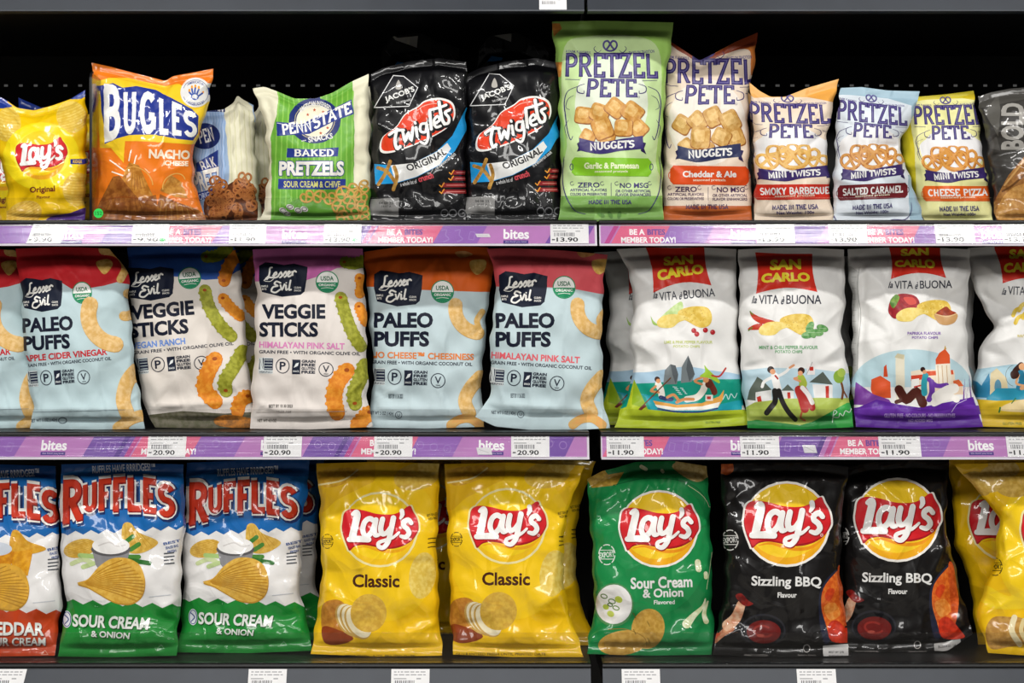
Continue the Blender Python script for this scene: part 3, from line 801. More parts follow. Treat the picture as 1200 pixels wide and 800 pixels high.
# ------------------------------------------------------------------ pictures that several bags share
WHITE = '#eae9e6'
def crisp(b, cx, cy, rx, ry, rot=0, c='#e8c35a', d='#d6a73c', ridges=0, rc='#c8922e', pts=None):
    if pts: b.poly(c, pts, True, tex=d)
    else: b.ell(c, cx, cy, rx, ry, rot, tex=d)
    r = math.radians(rot)
    for i in range(ridges):
        f = -0.82 + 1.64 * (i + .5) / ridges
        L = .92 * math.sqrt(max(0, 1 - f * f))
        P = [(L * rx * k, f * ry + .07 * ry * (1 - k * k)) for k in (-1, -.5, 0, .5, 1)]
        b.line(rc, [(cx + x * math.cos(r) - y * math.sin(r), cy + x * math.sin(r) + y * math.cos(r)) for x, y in P], min(ry * .05, ry * .45 / ridges))
def lays_logo(b, px, py, k, rot=0, sx=1., sun='#fdd22a', outline='#f6f2ea', low='#f6b11e', swoosh='#f39a1c'):
    b.at(310, 250, k / 3.2 * sx, k / 3.2, px, py, rot)
    rib = [(152, 215), (160, 178), (190, 162), (240, 168), (300, 184), (362, 186), (402, 172), (428, 152), (442, 150), (452, 172), (470, 205), (476, 245), (468, 268), (446, 298), (405, 322), (350, 333), (300, 326), (245, 316), (205, 322), (182, 340), (172, 322), (156, 280), (149, 245)]
    c = np.array([312, 246.])
    if outline:
        b.ell(outline, 310, 250, 163, 161)
        b.poly(outline, [c + (np.array(p) - c) * 1.045 for p in rib], True)
    b.ell(low, 310, 250, 154, 152)
    b.ell(sun, 306, 238, 150, 138)
    b.line(swoosh, [(205, 330), (250, 322), (300, 336), (350, 344), (405, 335), (450, 300)], [3, 9, 12, 13, 12, 4])
    b.poly('#a81420', [c + (np.array(p) - c) * (1.0, 1.0) for p in rib], True)
    b.poly('#d8232b', [c + (np.array(p) - c) * (.985, .95) + (0, -4) for p in rib], True)
    for col, e, o in (('#9c141d', 9, (2, 3)), ('#fbfaf6', 5, (0, 0))):
        Q = lambda pts: [(x + o[0], y + o[1]) for x, y in pts]
        b.line(col, Q([(196, 184), (210, 176), (214, 190), (204, 236), (192, 288)]), [12 + e, 18 + e, 25 + e, 26 + e, 25 + e])
        b.line(col, Q([(180, 292), (224, 290), (262, 292)]), [17 + e, 22 + e, 20 + e])
        b.line(col, Q([(290, 216), (268, 203), (247, 216), (238, 246), (244, 272), (260, 276), (278, 256), (288, 228)]), 17 + e)
        b.line(col, Q([(294, 208), (287, 250), (292, 272), (306, 272)]), [17 + e, 18 + e, 18 + e, 10 + e])
        b.line(col, Q([(322, 205), (314, 246), (322, 268), (340, 262), (356, 240)]), [17 + e, 18 + e, 17 + e, 14 + e, 12 + e])
        b.line(col, Q([(368, 200), (358, 250), (346, 300), (326, 326), (306, 322), (306, 306), (330, 296), (366, 284), (392, 262)]), [18 + e, 18 + e, 17 + e, 15 + e, 13 + e, 11 + e, 10 + e, 8 + e, 5 + e])
        b.line(col, Q([(404, 170), (406, 186), (398, 202)]), [15 + e, 14 + e, 6 + e])
        b.line(col, Q([(444, 222), (430, 208), (413, 218), (412, 234), (428, 248), (434, 266), (420, 282), (400, 278)]), [14 + e, 15 + e, 16 + e, 16 + e, 16 + e, 16 + e, 15 + e, 10 + e])
    b.ring('#fbfaf6', 441, 291, 4.5, 4.5, 1.8)
def export_mark(b, cx, cy, r, col, rot=0):
    for a0 in range(0, 360, 60): b.ring(col, cx, cy, r, r * 1.25, r * .13, 0, a0 + 6, a0 + 50)
    b.text(col, 'EXPORT', cx - r * .95, cy - r * .36, cx + r * .95, cy + r * .36, off=.035, rot=rot)
    for q in (-.55, .55): b.line(col, [(cx - r * .9, cy + q * r), (cx + r * .9, cy + q * r)], r * .1, sm=False)
def pretzel(b, cx, cy, r, c='#a8642a', h='#cf8f45', rot=0, ky=.85, w=.3):
    q = math.radians(rot)
    def t(P): return [(cx + (x * math.cos(q) - y * ky * math.sin(q)) * r, cy + (x * math.sin(q) + y * ky * math.cos(q)) * r) for x, y in P]
    rim = [(0, -.42), (-.35, -.82), (-.82, -.62), (-.95, 0), (-.62, .62), (0, .86), (.62, .62), (.95, 0), (.82, -.62), (.35, -.82)]
    rim2 = smooth(rim, True, 3)
    for col, ww, o in ((c, w * r, (0, 0)), (h, w * r * .42, (-.05, -.07))):
        b.tris(col, ribbon(t([(x + o[0], y + o[1]) for x, y in rim2]), ww, closed=True), tex=h if col == c else None)
        b.line(col, t([(o[0] + 0, o[1] - .42), (o[0] + .2, o[1] + .1), (o[0] + .55, o[1] + .6)]), ww, tex=h if col == c else None)
        b.line(col, t([(o[0] + 0, o[1] - .42), (o[0] - .2, o[1] + .1), (o[0] - .55, o[1] + .6)]), ww, tex=h if col == c else None)
def nugget(b, cx, cy, r, rot, c='#dca95a', d='#c68a3c'):
    q = math.radians(rot)
    P = [(-.9, -.8), (0, -.92), (.9, -.82), (1, 0), (.92, .8), (0, .95), (-.9, .85), (-1.02, 0)]
    t = lambda P, k, o=(0, 0): [(cx + o[0] * r + (x * math.cos(q) - y * math.sin(q)) * r * k, cy + o[1] * r + (x * math.sin(q) + y * math.cos(q)) * r * k) for x, y in P]
    b.poly('#a86c2b', t(P, 1.04, (.03, .08)), True, tex='#8f5721'); b.poly(c, t(P, .97), True, tex=d); b.poly('#ecc784', t(P, .55, (-.1, -.16)), True, tex=c)
def curl(b, pts, col, w): b.line(col, pts, [w * .4, w, w * .5])
def puff(b, cx, cy, r, a0, a1, w, c='#e9c58a', d='#d9ad63', ry=None):
    P = [(cx + r * math.cos(math.radians(a)), cy + (ry or r) * math.sin(math.radians(a))) for a in np.linspace(a0, a1, 15)]
    b.line('#cfa058', [(x + 1, y + 2) for x, y in P], w * 1.04); b.line(c, P, w, tex=d)
def stick(b, pts, w, c, d, hole):
    P = smooth(pts); b.line(d, [(x + 2, y + 2) for x, y in P], w * 1.02, sm=False); b.line(c, P, w * .96, sm=False, tex=d)
    n = np.gradient(P, axis=0); n = np.stack([-n[:, 1], n[:, 0]], 1); n /= np.hypot(n[:, 0], n[:, 1])[:, None]
    for i in range(1, len(P) - 1, 2):
        for sg in (-1, 1): b.ell(c, *(P[i] + sg * n[i] * w * .46), w * .13, n=10, tex=d)
    e = P[0] if hole == 0 else P[-1]; b.ell('#4d4a12' if c.startswith('#b') else '#a24d16', e[0], e[1], w * .17, w * .13, n=12)

# ------------------------------------------------------------------ upper shelf
b = Bag('original', 'chip_bag', 'small yellow chip bag with red ribbon logo beside the clear divider', 'chip bag', 1,
        [(-24, 104), (-18, 150), (0, 190), (9, 220), (7, 261)], [(100, 106), (102, 150), (101, 200), (99, 260)], [(6, 117), (20, 127), (40, 130), (62, 124), (82, 117)], [(50, 261)],
        '#f3c70c', y=.03, seed=4, creases=[(8, 132, 60, 160, 4, -.003), (6, 215, 60, 200, 5, .004), (10, 262, 46, 214, 5, -.004), (50, 128, 62, 144, 4, -.004)])
b.frame(0, 90, 4)
b.poly('#1f3a93', [(-110, 50), (10, 100), (60, 140), (30, 152), (-40, 150), (-110, 120)]); b.poly('#1f3a93', [(330, 108), (412, 50), (412, 112), (380, 106)])
crisp(b, 35, 225, 62, 80, 10, '#f1d467', '#e4bf45', 9, '#e0b63e'); crisp(b, 335, 190, 70, 75, -20, '#f1d467', '#e4bf45', 10, '#e0b63e')
b.ell('#fbe01a', 195, 375, 178, 160); b.ell('#fff14e', 195, 370, 132, 112); b.ell('#fbd813', 200, 370, 108, 104)
crisp(b, 365, 530, 72, 78, 0, '#efcf62', '#e2ba42', 10, '#d9ad3c'); crisp(b, 110, 650, 90, 62, -25, '#ecc95c', '#d9ac3a', 9, '#d0a038')
b.poly('#4f2d7d', [(190, 690), (240, 655), (330, 640), (410, 610), (410, 690)])
b.rect('#1c2f86', 330, 388, 412, 412); b.text('#f3c70c', 'RIDGE', 342, 393, 384, 407)
lays_logo(b, 48.4, 182.5, .60, -6, 1.0, '#fbd10f', None)
b.frame(0, 90, 4); b.text('#7b2a1f', 'Original', 140, 515, 258, 550, rot=-3, off=.03); b.text('#7b2a1f', 'Flavour', 172, 558, 236, 572, rot=-2)
b.make()
again(b, 'yellow chip bag half hidden behind the clear divider and orange corn snack bag', .03, .088)
again(b, 'yellow chip bag behind the small yellow one, cut off at the end of the shelf', -.115, .165)

b = Bag('corn', 'corn_snack_bag', 'orange and yellow corn snack bag with white lettering on blue', 'corn snack bag', 1,
        [(107, 75), (111, 105), (113, 150), (114, 200), (112, 235), (109, 260)], [(250, 82), (246, 118), (233, 158), (226, 185), (227, 215), (242, 260)], [(130, 80), (160, 88), (188, 95), (194, 97), (202, 91), (225, 87)], [(170, 261.5)],
        '#ee7d1c', y=.02, seed=11, lean=.05, creases=[(193, 96, 178, 120, 4, -.005), (194, 96, 225, 112, 5, -.003), (250, 84, 205, 135, 6, .003), (246, 130, 222, 190, 6, -.004), (228, 190, 190, 205, 4, .003)])
b.frame(100, 65, 4)
b.poly('#f7cf2b', [(48, 130), (110, 112), (200, 112), (300, 135), (375, 150), (440, 140), (600, 250), (540, 330), (520, 425), (420, 418), (330, 412), (240, 408), (186, 408), (180, 510), (120, 440), (70, 440), (62, 350), (60, 230)])
b.poly('#23368f', [(52, 152), (130, 136), (175, 158), (240, 150), (330, 168), (420, 215), (500, 258), (530, 290), (528, 370), (505, 405), (430, 398), (330, 378), (240, 378), (205, 380), (150, 395), (90, 422), (92, 360), (75, 260), (70, 175)])
for ch, (x0, x1, t0, t1, u0, u1) in zip('BUGLES', ((78, 168, 152, 158, 402, 384), (172, 246, 178, 176, 370, 366), (252, 335, 176, 188, 366, 372), (338, 400, 200, 222, 372, 376), (398, 462, 222, 245, 376, 382), (458, 526, 258, 276, 384, 392))):
    b.slab('#f7f6f2', ch, x0, t0, x1, u0, w=.21, serif=.11, sw=.10, tips=False, quad=[(x0 + 4, t0 + 10), (x1 - 4, t1 + 10), (x1 - 8, u1 - 10), (x0 + 6, u0 - 10)])
b.ell(WHITE, 517, 180, 71, 70); b.ring('#30448f', 517, 180, 60, 59, 2, 0, 200, 520)
for st, y in (("AMERICA'S #1", 125), ('FINGER FOOD', 228)): b.text('#30448f', st, 478, y, 556, y + 14, arc=.9 if y < 180 else -.9)
for x0, y0, x, y in ((500, 192, 488, 172), (506, 188, 500, 156), (514, 188, 516, 152), (522, 190, 532, 158)):
    b.line('#f0a53a', [(x, y + 6), (x, y - 4)], 10, sm=False); b.line('#3b59a8', [(x0, y0), (x, y + 8)], 8, sm=False)
b.line('#f0a53a', [(548, 184), (552, 178)], 9, sm=False); b.line('#3b59a8', [(526, 200), (548, 184)], 8, sm=False)
b.ell('#3b59a8', 513, 200, 19, 16); b.ell(WHITE, 513, 199, 13, 10)
b.text('#fbe9cf', 'NACHO', 298, 448, 490, 492, off=.05, rot=2); b.text('#fbe9cf', 'CHEESE', 372, 500, 482, 524, off=.05, rot=2)
for q in ([(116, 498), (205, 562)], [(126, 552), (188, 574)], [(222, 540), (240, 476)], [(205, 500), (214, 455)]): b.line('#fbf0dc', q, 6, sm=False)
for P, c, d in (([(150, 690), (330, 690), (250, 520), (205, 508), (170, 590)], '#cf8f3c', '#b06f24'), ([(60, 710), (130, 575), (160, 570), (250, 680), (330, 660), (350, 790), (40, 790)], '#a8682a', '#85491a'), ([(320, 790), (350, 655), (420, 690), (530, 730), (600, 790)], '#b0702e', '#8c501e'), ([(350, 640), (400, 565), (450, 600), (480, 675), (420, 670)], '#d09440', '#b07428')):
    b.poly(c, P, tex=d)
b.ring('#eab058', 415, 610, 58, 44, 5, -40, 200, 380); b.ring('#e8a850', 250, 590, 75, 50, 5, 40, 150, 330)
for q in range(7): b.line('#7d4416', [(70 + q * 36, 780), (120 + q * 22, 690 - (q % 3) * 12)], 2.4); b.line('#e0ab58', [(345 + q * 30, 780), (360 + q * 22, 680 + q * 5)], 2)
for q in range(5): b.line('#8f5a20', [(215 + q * 16, 640 - q * 3), (222 + q * 10, 560 + q * 4)], 2.2)
b.line('#8c4412', [(70, 690), (180, 670), (330, 690)], 4); b.line('#8c4412', [(345, 680), (440, 700), (560, 770)], 4)
b.make()

b = Bag('pennblue', 'pretzel_bag', 'pale blue striped pretzel bag with cream side squeezed behind the orange corn snack bag', 'pretzel bag', 1,
        [(216, 132), (222, 160), (226, 200), (226, 261)], [(297, 121), (299, 160), (302, 200), (306, 260)], [(240, 128), (262, 126), (274, 118), (278, 109), (284, 114)], [(268, 261)],
        '#a9c3e6', y=.078, seed=5, fin='satin', nw=10, creases=[(262, 122, 262, 262, 7, .012), (250, 130, 238, 250, 6, -.006)])
b.frame(220, 80, 4.209)
for i in range(14): b.line('#8fb0dc', [(0 + i * 14, 190), (10 + i * 13, 780)], 4, sm=False)
b.poly('#e8e4c8', [(180, 205), (240, 110), (320, 180), (350, 480), (370, 780), (190, 780), (205, 500)])
for i in range(5): b.line('#d9d6ae', [(205 + i * 24, 200), (222 + i * 26, 640)], 5, sm=False)
b.poly('#1c2a63', [(60, 150), (190, 175), (185, 205), (70, 205)]); b.text(WHITE, 'PENN', 110, 172, 178, 200, off=.03, rot=14)
b.ell('#22306b', 84, 325, 76, 64); b.slab(WHITE, 'PEN', 52, 292, 128, 352, rot=-14)
b.poly('#2a3f8c', [(40, 460), (150, 392), (150, 470), (44, 505)]); b.slab(WHITE, 'BAK', 62, 440, 140, 492, rot=-22)
b.text('#f2f0e8', 'PRETZ', 30, 490, 168, 590, off=.05, ol=('#2a3f8c', .05), rot=-14); b.poly('#2a3f8c', [(38, 610), (168, 570), (168, 608), (44, 648)]); b.text('#c8d2ea', 'ORIGINAL', 52, 596, 162, 628, off=.02, rot=-16)
b.poly('#6e3a1c', [(80, 650), (160, 590), (250, 540), (320, 570), (345, 720), (300, 770), (120, 770)], True, tex='#50280f')
rnd = random.Random(3)
for i in range(34):
    f = i / 34; pretzel(b, rnd.uniform(70 + 60 * (1 - f), 345 - 40 * (1 - f)), 560 + 170 * f + rnd.uniform(-20, 20), rnd.uniform(24, 31), rnd.choice(('#8e4c26', '#7d3f1e')), '#b8743e', rnd.uniform(0, 360), w=.36)
pretzel(b, 280, 530, 32, '#8e4c26', '#c0804a', 10)
b.make()
again(b, 'pale blue pretzel bag partly showing between the cream sided and green striped pretzel bags', .022, .080)

b = Bag('penngreen', 'pretzel_bag', 'green striped pretzel bag with cream sides and navy round badge', 'pretzel bag', 1,
        [(296, 105), (303, 122), (311, 150), (316, 190), (312, 232), (305, 260)], [(432, 88), (433, 150), (434, 200), (434, 260)], [(310, 103), (326, 109), (345, 117), (370, 117), (390, 110), (412, 97)], [(370, 261.5)],
        '#e6e2c6', y=.024, seed=21, fin='satin', creases=[(312, 108, 325, 190, 7, -.006), (432, 92, 380, 150, 8, .003), (345, 118, 350, 150, 6, -.003), (420, 110, 415, 230, 6, -.004)])
b.frame(220, 80, 4.209)
b.poly('#6cae3b', [(452, 110), (520, 150), (640, 150), (720, 110), (812, 60), (822, 300), (818, 560), (830, 800), (410, 800), (414, 560), (410, 340), (440, 230)])
for i in range(15):
    x = 452 + i * 26; b.line('#8cc653', [(x, 120), (x - 14 + i * .6, 340), (x - 26 + i * 1.6, 760)], 7)
b.poly('#5f9c33', [(560, 640), (420, 790), (900, 800), (900, 600)], True)
b.ell('#22306f', 626, 265, 128, 112); b.ell('#efe9cf', 626, 265, 90, 80); b.ring('#c9bd8b', 626, 265, 98, 87, 3)
for x, y in ((625, 212), (592, 235), (668, 222), (610, 318), (656, 326), (690, 300)): b.poly('#c0532c', [(x + (9 if k % 2 == 0 else 4) * math.sin(k * math.pi / 5), y - (9 if k % 2 == 0 else 4) * math.cos(k * math.pi / 5)) for k in range(10)])
b.text(WHITE, 'AMERICAN INSPIRED', 548, 166, 706, 196, off=.02, arc=1.1, rot=-4); b.text(WHITE, '\u00b7\u00b7\u00b7 SNACKS', 560, 338, 716, 366, off=.03, rot=-10)
b.poly('#27398a', [(437, 270), (560, 282), (690, 218), (808, 160), (818, 232), (720, 268), (600, 330), (440, 340)]); b.line('#dfe3ef', [(442, 276), (560, 290), (690, 226), (804, 168)], 3)
for st, q in (('PENN', [(462, 288), (606, 258), (614, 312), (468, 332)]), ('STATE', [(616, 250), (800, 178), (808, 222), (622, 304)])): b.slab('#f6f4ec', st, 0, 0, 1, 1, w=.2, serif=.1, quad=q)
b.poly('#27398a', [(490, 400), (610, 406), (744, 396), (740, 440), (610, 446), (488, 446)]); b.slab('#f6f4ec', 'BAKED', 524, 408, 720, 438, w=.18)
b.text('#f6f4ec', 'PRETZELS', 452, 464, 770, 536, off=.06, ol=('#27398a', .07)); b.rect('#27398a', 447, 552, 778, 602); b.text('#d9d67f', 'SOUR CREAM & CHIVE', 474, 562, 752, 594, off=.02)
for x, y, r in ((590, 640, 34), (650, 636, 34), (705, 650, 32), (760, 622, 38), (815, 608, 34), (868, 588, 30), (850, 640, 34), (740, 690, 34), (800, 668, 34), (860, 690, 32), (760, 735, 32), (820, 728, 34), (872, 738, 28)): pretzel(b, x, y, r, '#a9762c', '#d4a858', x * 3 % 360, w=.3)
for x, y in ((470, 706), (505, 690), (545, 706), (575, 700), (490, 722)): b.ell('#d5d3cf', x, y, 19, 12, 20); b.ring('#67655f', x, y, 12, 8, 4)
b.make()
again(b, 'dark green pretzel bag showing as a sliver behind the green striped pretzel bag', -.002, .095)

def twig(b, post):
    b.frame(425, 25, 3.333, post)
    b.poly('#26262a', [(60, 300), (120, 215), (200, 235), (215, 300)]); 
    b.line('#e8e8e8', [(45, 340), (120, 215), (160, 218), (215, 262), (180, 335), (45, 340)], 3.2, sm=False)
    b.poly('#b9b5ae', [(128, 262), (140, 232), (152, 262), (140, 270)], True); b.text('#eeeeea', "JACOB'S", 84, 276, 206, 304, off=.035, rot=-21)
    b.text('#d0d0d0', 'THE CRISPBAKERS', 130, 312, 190, 320, rot=-14)
    P = [(66, 498), (78, 455), (130, 415), (165, 365), (215, 335), (245, 312), (300, 302), (350, 320), (362, 365), (345, 405), (300, 440), (220, 480), (130, 512), (80, 518)]
    c = np.array([220, 405.])
    b.poly('#f4f1ec', P, True); b.poly('#e4401f', [c + (np.array(p) - c) * (.955, .925) for p in P], True); b.line('#f7cbb9', [c + (np.array(p) - c) * (.86, .78) for p in P[4:9]], 2)
    for col, e, o in (('#1c1c1f', 12, 4), ('#fbfaf7', 0, 0)):
        Q = lambda pts: [(x + o, y + o) for x, y in pts]
        b.line(col, Q([(134, 424), (126, 470), (134, 500), (146, 492)]), 12 + e); b.line(col, Q([(104, 446), (130, 430), (160, 428)]), 11 + e)
        b.line(col, Q([(156, 432), (166, 470), (178, 440), (190, 466), (196, 418)]), 11 + e)
        b.line(col, Q([(208, 418), (213, 452)]), 11 + e); b.line(col, Q([(204, 398), (206, 402)]), 10 + e)
        b.line(col, Q([(248, 402), (228, 406), (226, 432), (246, 434), (250, 404), (256, 450), (246, 480), (226, 474)]), 10 + e)
        b.line(col, Q([(262, 352), (268, 424)]), 12 + e); b.line(col, Q([(280, 402), (300, 390), (292, 374), (278, 392), (286, 416), (304, 412)]), 10 + e)
        b.line(col, Q([(298, 318), (308, 380), (320, 404)]), 13 + e); b.line(col, Q([(262, 350), (300, 340), (326, 330)]), 10 + e)
        b.line(col, Q([(338, 350), (322, 360), (336, 380), (334, 400), (318, 404)]), 11 + e)
    b.poly('#1d97d8', [(45, 560), (110, 566), (200, 556), (290, 510), (350, 450), (404, 340), (404, 430), (360, 510), (300, 566), (210, 612), (130, 636), (50, 640)]); b.poly('#e9e9e6', [(110, 566), (200, 556), (290, 512), (330, 478), (345, 500), (300, 564), (210, 610), (128, 634)])
    b.text('#29292c', 'ORIGINAL', 168, 536, 334, 564, rot=-24, off=.03, arc=-.3)
    for q in ([(60, 575), (95, 590), (130, 635)], [(62, 640), (90, 595), (108, 550)], [(120, 660), (134, 610), (124, 572)]): b.line('#c79a4c', q, 14, tex='#9c6d2a')
    b.text('#cfcfcf', 'a whole lot of', 146, 626, 212, 642, rot=-12); b.text('#d8505a', 'crunch', 216, 600, 276, 624, rot=-17, off=.05); b.text('#cfcfcf', 'in a wholegrain snack', 280, 540, 372, 556, rot=-38)
    for i, (x, y) in enumerate(((338, 594), (336, 617), (300, 643), (300, 668))): b.rect('#8b2326', x + 10, y - 8, 405, y + 8); b.line('#f0a13a', [(x, y), (x + 8, y + 7), (x + 18, y - 9)], 4, sm=False); b.line('#d88078', [(x + 28, y), (398, y)], 3, sm=False)
    b.poly('#8e8d8b', [(30, 698), (142, 692), (140, 768), (28, 760)]); b.text('#3c3c3c', '04 08 23', 64, 708, 118, 718); b.text('#3c3c3c', '14:07 A', 74, 722, 112, 730)
    for x in (320, 352, 388): b.ring('#77777a', x, 752, 14, 14, 4)
for key, x0, x1, yy, sx, lab in (('twigA', 434, 546, .032, 0, 'black twig snack bag with red oval logo next to the green striped pretzel bag'), ('twigB', 547, 654, .034, 112.5, 'black twig snack bag with red oval logo next to the tall pale green bag')):
    rear = Bag(key + 'rear', 'twig_snack_bag', {'twigA': 'crinkled black bag top rising behind the twig snack bag beside the green striped bag', 'twigB': 'crinkled black bag top rising behind the twig snack bag beside the tall green bag'}[key], 'twig snack bag', 1,
        [(x0 + 14, 54), (x0 + 10, 120), (x0 + 8, 262)], [(x1 - 8, 52), (x1 - 8, 120), (x1 - 8, 262)], [(x0 + 26, 38), (x0 + 58, 34), (x0 + 80, 44)], [], '#0c0c0e', y=.135, seed=len(key) * 5 + x0, nw=22, amp=1.5, st=.10)
    rear.frame(425, 25, 3.333, lambda q, o=sx: q + (o * .98, -sx * .06))
    rear.poly('#a9a8a4', [(110, 52), (216, 42), (212, 88), (180, 76)]); rear.poly('#1c84c8', [(118, 168), (135, 142), (180, 150), (175, 160)])
    for i in range(7): rear.line('#55555a', [(90 + i * 42, 100 + (i * 37) % 30), (110 + i * 42, 122 + (i * 29) % 26)], 2)  # lighter strokes painted on as highlights of the crinkled film
    rear.make()
    b = Bag(key, 'twig_snack_bag', lab, 'twig snack bag', 1,
        [(x0, 88), (x0 + 2, 130), (x0, 180), (x0 - 1, 232), (x0, 260)], [(x1, 74), (x1 + 2, 110), (x1, 150), (x1, 260)], [(x0 + 14, 81), (x0 + 45, 73), (x0 + 80, 69)], [(x0 + 50, 261.5)],
        '#101013', y=yy, seed=33 + x0, nw=26, amp=1.35, bulge=.034)
    twig(b, lambda q, o=sx: q + (o, -o * .02 if o else 0))
    b.make()

PURP = '#3a2f6e'
def pretzel_pete(b, kind, frame, post=None):
    """frame of the tall green bag: 640, 20 at 3.265"""
    b.frame(*frame, post)
    pretzel(b, 245, 116, 27, PURP, '#5a5190', 0, .85, .26)
    for sg in (-1, 1):
        curl(b, [(245 + sg * 34, 132), (245 + sg * 48, 142), (245 + sg * 62, 128), (245 + sg * 56, 118)], PURP, 3.2)
    b.text('#5c548c', 'A FARM, FLAVORFUL', 75, 134, 172, 146, rot=4); b.text('#5c548c', 'TWIST ON TRADITION', 316, 134, 414, 146, rot=-4)
    for c, o in ((PURP, 0), ('#6f679f', 1)):
        kw = dict(w=.185 if not o else .045, serif=.10 if not o else 0, sw=.10)
        b.slab(c, 'PRETZEL', 0, 0, 1, 1, quad=[(72, 150), (420, 150), (424, 234), (70, 230)], arc=.0, **kw)
        b.slab(c, 'PETE', 0, 0, 1, 1, quad=[(156, 246), (344, 248), (346, 308), (150, 308)], **kw)
    b.line(PURP, [(74, 244), (128, 246)], 2, sm=False); b.line(PURP, [(368, 250), (424, 248)], 2, sm=False); b.ring(PURP, 354, 312, 3.5, 3.5, 1)
    for sg, x in ((-1, 135), (1, 366)):
        curl(b, [(x - sg * 12, 262), (x + sg * 14, 272), (x + sg * 14, 292), (x - sg * 8, 298), (x - sg * 10, 288)], PURP, 4)
    for sg, x in ((-1, 78), (1, 430)):
        curl(b, [(x - sg * 40, 272), (x - sg * 5, 290), (x + sg * 8, 330), (x + sg * 4, 380), (x - sg * 4, 440), (x - sg * 16, 475), (x - sg * 24, 462)], PURP, 4.5)
        curl(b, [(x - sg * 28, 305), (x - sg * 6, 320), (x + sg * 2, 350), (x - sg * 12, 360)], PURP, 2.5); curl(b, [(x - sg * 4, 470), (x + sg * 6, 430), (x - sg * 8, 400)], PURP, 2.5)
def pete_low(b, banner, bcol, ptext, pcol, flav, y0, wd=(110, 380), px=(98, 402)):
    """ribbon banner and flavour plaque; y0 moves them"""
    x0, x1 = wd
    b.poly('#2a1f50', [(x0 + 8, 490 + y0), (x0 + 26, 478 + y0), (x0 + 26, 516 + y0), (x0 + 8, 520 + y0), (x0 + 14, 506 + y0)]); b.poly('#2a1f50', [(x1 + 2, 488 + y0), (x1 - 18, 482 + y0), (x1 - 18, 518 + y0), (x1 + 2, 530 + y0), (x1 - 6, 508 + y0)])
    xm = (x0 + x1) / 2
    up = [(x0 + 16, 468 + y0), (xm - 40, 484 + y0), (xm + 40, 472 + y0), (x1 - 10, 460 + y0)]
    lo = [(x1 - 8, 510 + y0), (xm + 40, 518 + y0), (xm - 40, 530 + y0), (x0 + 18, 516 + y0)]
    b.tris(bcol, fill(list(smooth(up)) + list(smooth(lo))))
    b.slab(WHITE, banner, 0, 0, 1, 1, w=.22, serif=.1, quad=[(x0 + 56, 488 + y0), (x1 - 42, 478 + y0), (x1 - 44, 502 + y0), (x0 + 58, 514 + y0)], arc=.04)
    x0, x1 = px
    b.poly(pcol, [(x0, 556 + y0), (x0 + 12, 542 + y0), (x1 - 12, 546 + y0), (x1, 560 + y0), (x1, 602 + y0), (x1 - 12, 616 + y0), (x0 + 12, 612 + y0), (x0, 600 + y0)])
    (b.slab(WHITE, flav[0], x0 + 26, 560 + y0, x1 - 26, 588 + y0, w=.2, serif=.09) if flav[0].isupper() else b.text(WHITE if flav[2] else '#e9f0c8', flav[0], x0 + 48, 562 + y0, x1 - 48, 586 + y0, off=.045)); b.text('#f0ead0', 'seasoned pretzels', x0 + 88, 591 + y0, x1 - 90, 603 + y0, off=.01)
    for sg, x in ((1, x0), (-1, x1)): b.ring(PURP if flav[2] == 0 else pcol, x, 579 + y0, 6, 12, 2.5)
NUG = [(145, 380, 34, 8), (205, 370, 36, 20), (265, 352, 36, 40), (330, 368, 38, 38), (352, 430, 34, 45), (160, 462, 28, 30), (236, 464, 28, 10), (215, 430, 40, 70), (296, 428, 34, 4)]
def pete_claims(b, dx, dy, c=PURP):
    b.text(c, 'ZERO', 120 + dx, 638 + dy, 205 + dx, 658 + dy, off=.02); b.text(c, 'NO MSG', 282 + dx, 640 + dy, 390 + dx, 660 + dy, off=.02); b.line(c, [(249 + dx, 640 + dy), (249 + dx, 690 + dy)], 1.6, sm=False)
    for st, x0, x1, y in (('ARTIFICIAL FLAVORS', 92, 232, 662), ('COLORS OR PRESERVATIVES', 92, 232, 678), ('OR OTHER ARTIFICIAL', 266, 400, 666), ('FLAVOR ENHANCERS', 266, 400, 680)): b.text(c, st, x0 + dx, y + dy, x1 + dx, y + 11 + dy)
    b.slab(c, 'MADE IN THE USA', 162 + dx, 706 + dy, 326 + dx, 720 + dy, w=.2)
    for x in (100, 215, 270, 395): b.ring(c, x + dx, 642 + dy, 7, 7, 1.6, 0, 20, 300)

b = Bag('petegreen', 'pretzel_bag', 'tall pale green pretzel nuggets bag, the tallest on the upper shelf', 'pretzel bag', 1,
        [(647, 27), (651, 70), (656, 115), (656, 170), (659, 220), (654, 260)], [(789, 28), (785, 64), (779, 110), (776, 160), (775, 215), (778, 260)], [(700, 26), (745, 27)], [(716, 261.5)],
        '#a4d168', y=.016, seed=8, fin='satin', bulge=.042, st=.055, creases=[(652, 60, 668, 110, 5, -.004), (786, 50, 765, 110, 6, -.004), (660, 200, 690, 215, 5, .003), (715, 40, 735, 100, 6, -.003), (775, 190, 745, 205, 5, -.003)])
b.frame(640, 20, 3.265)
b.poly('#c6e0a0', [(70, 120), (160, 80), (330, 78), (430, 130), (440, 340), (420, 560), (430, 690), (60, 690), (80, 500), (60, 330)], True)
b.ell('#e2ebd6', 250, 340, 140, 180)
for P in ([(20, 30), (52, 30), (60, 50), (30, 80)], [(36, 180), (62, 178), (56, 235), (40, 250)]): b.poly('#e39a4b', P, tex='#c9813a')
b.poly('#7fae55', [(60, 690), (440, 690), (450, 790), (40, 790)])
pretzel_pete(b, 'nuggets', (640, 20, 3.265))
for q in NUG: nugget(b, *q)
pete_low(b, 'NUGGETS', '#3a2f6e', '', '#83c128', ('Garlic & Parmesan', 0, 0), 0); pete_claims(b, 0, 0)
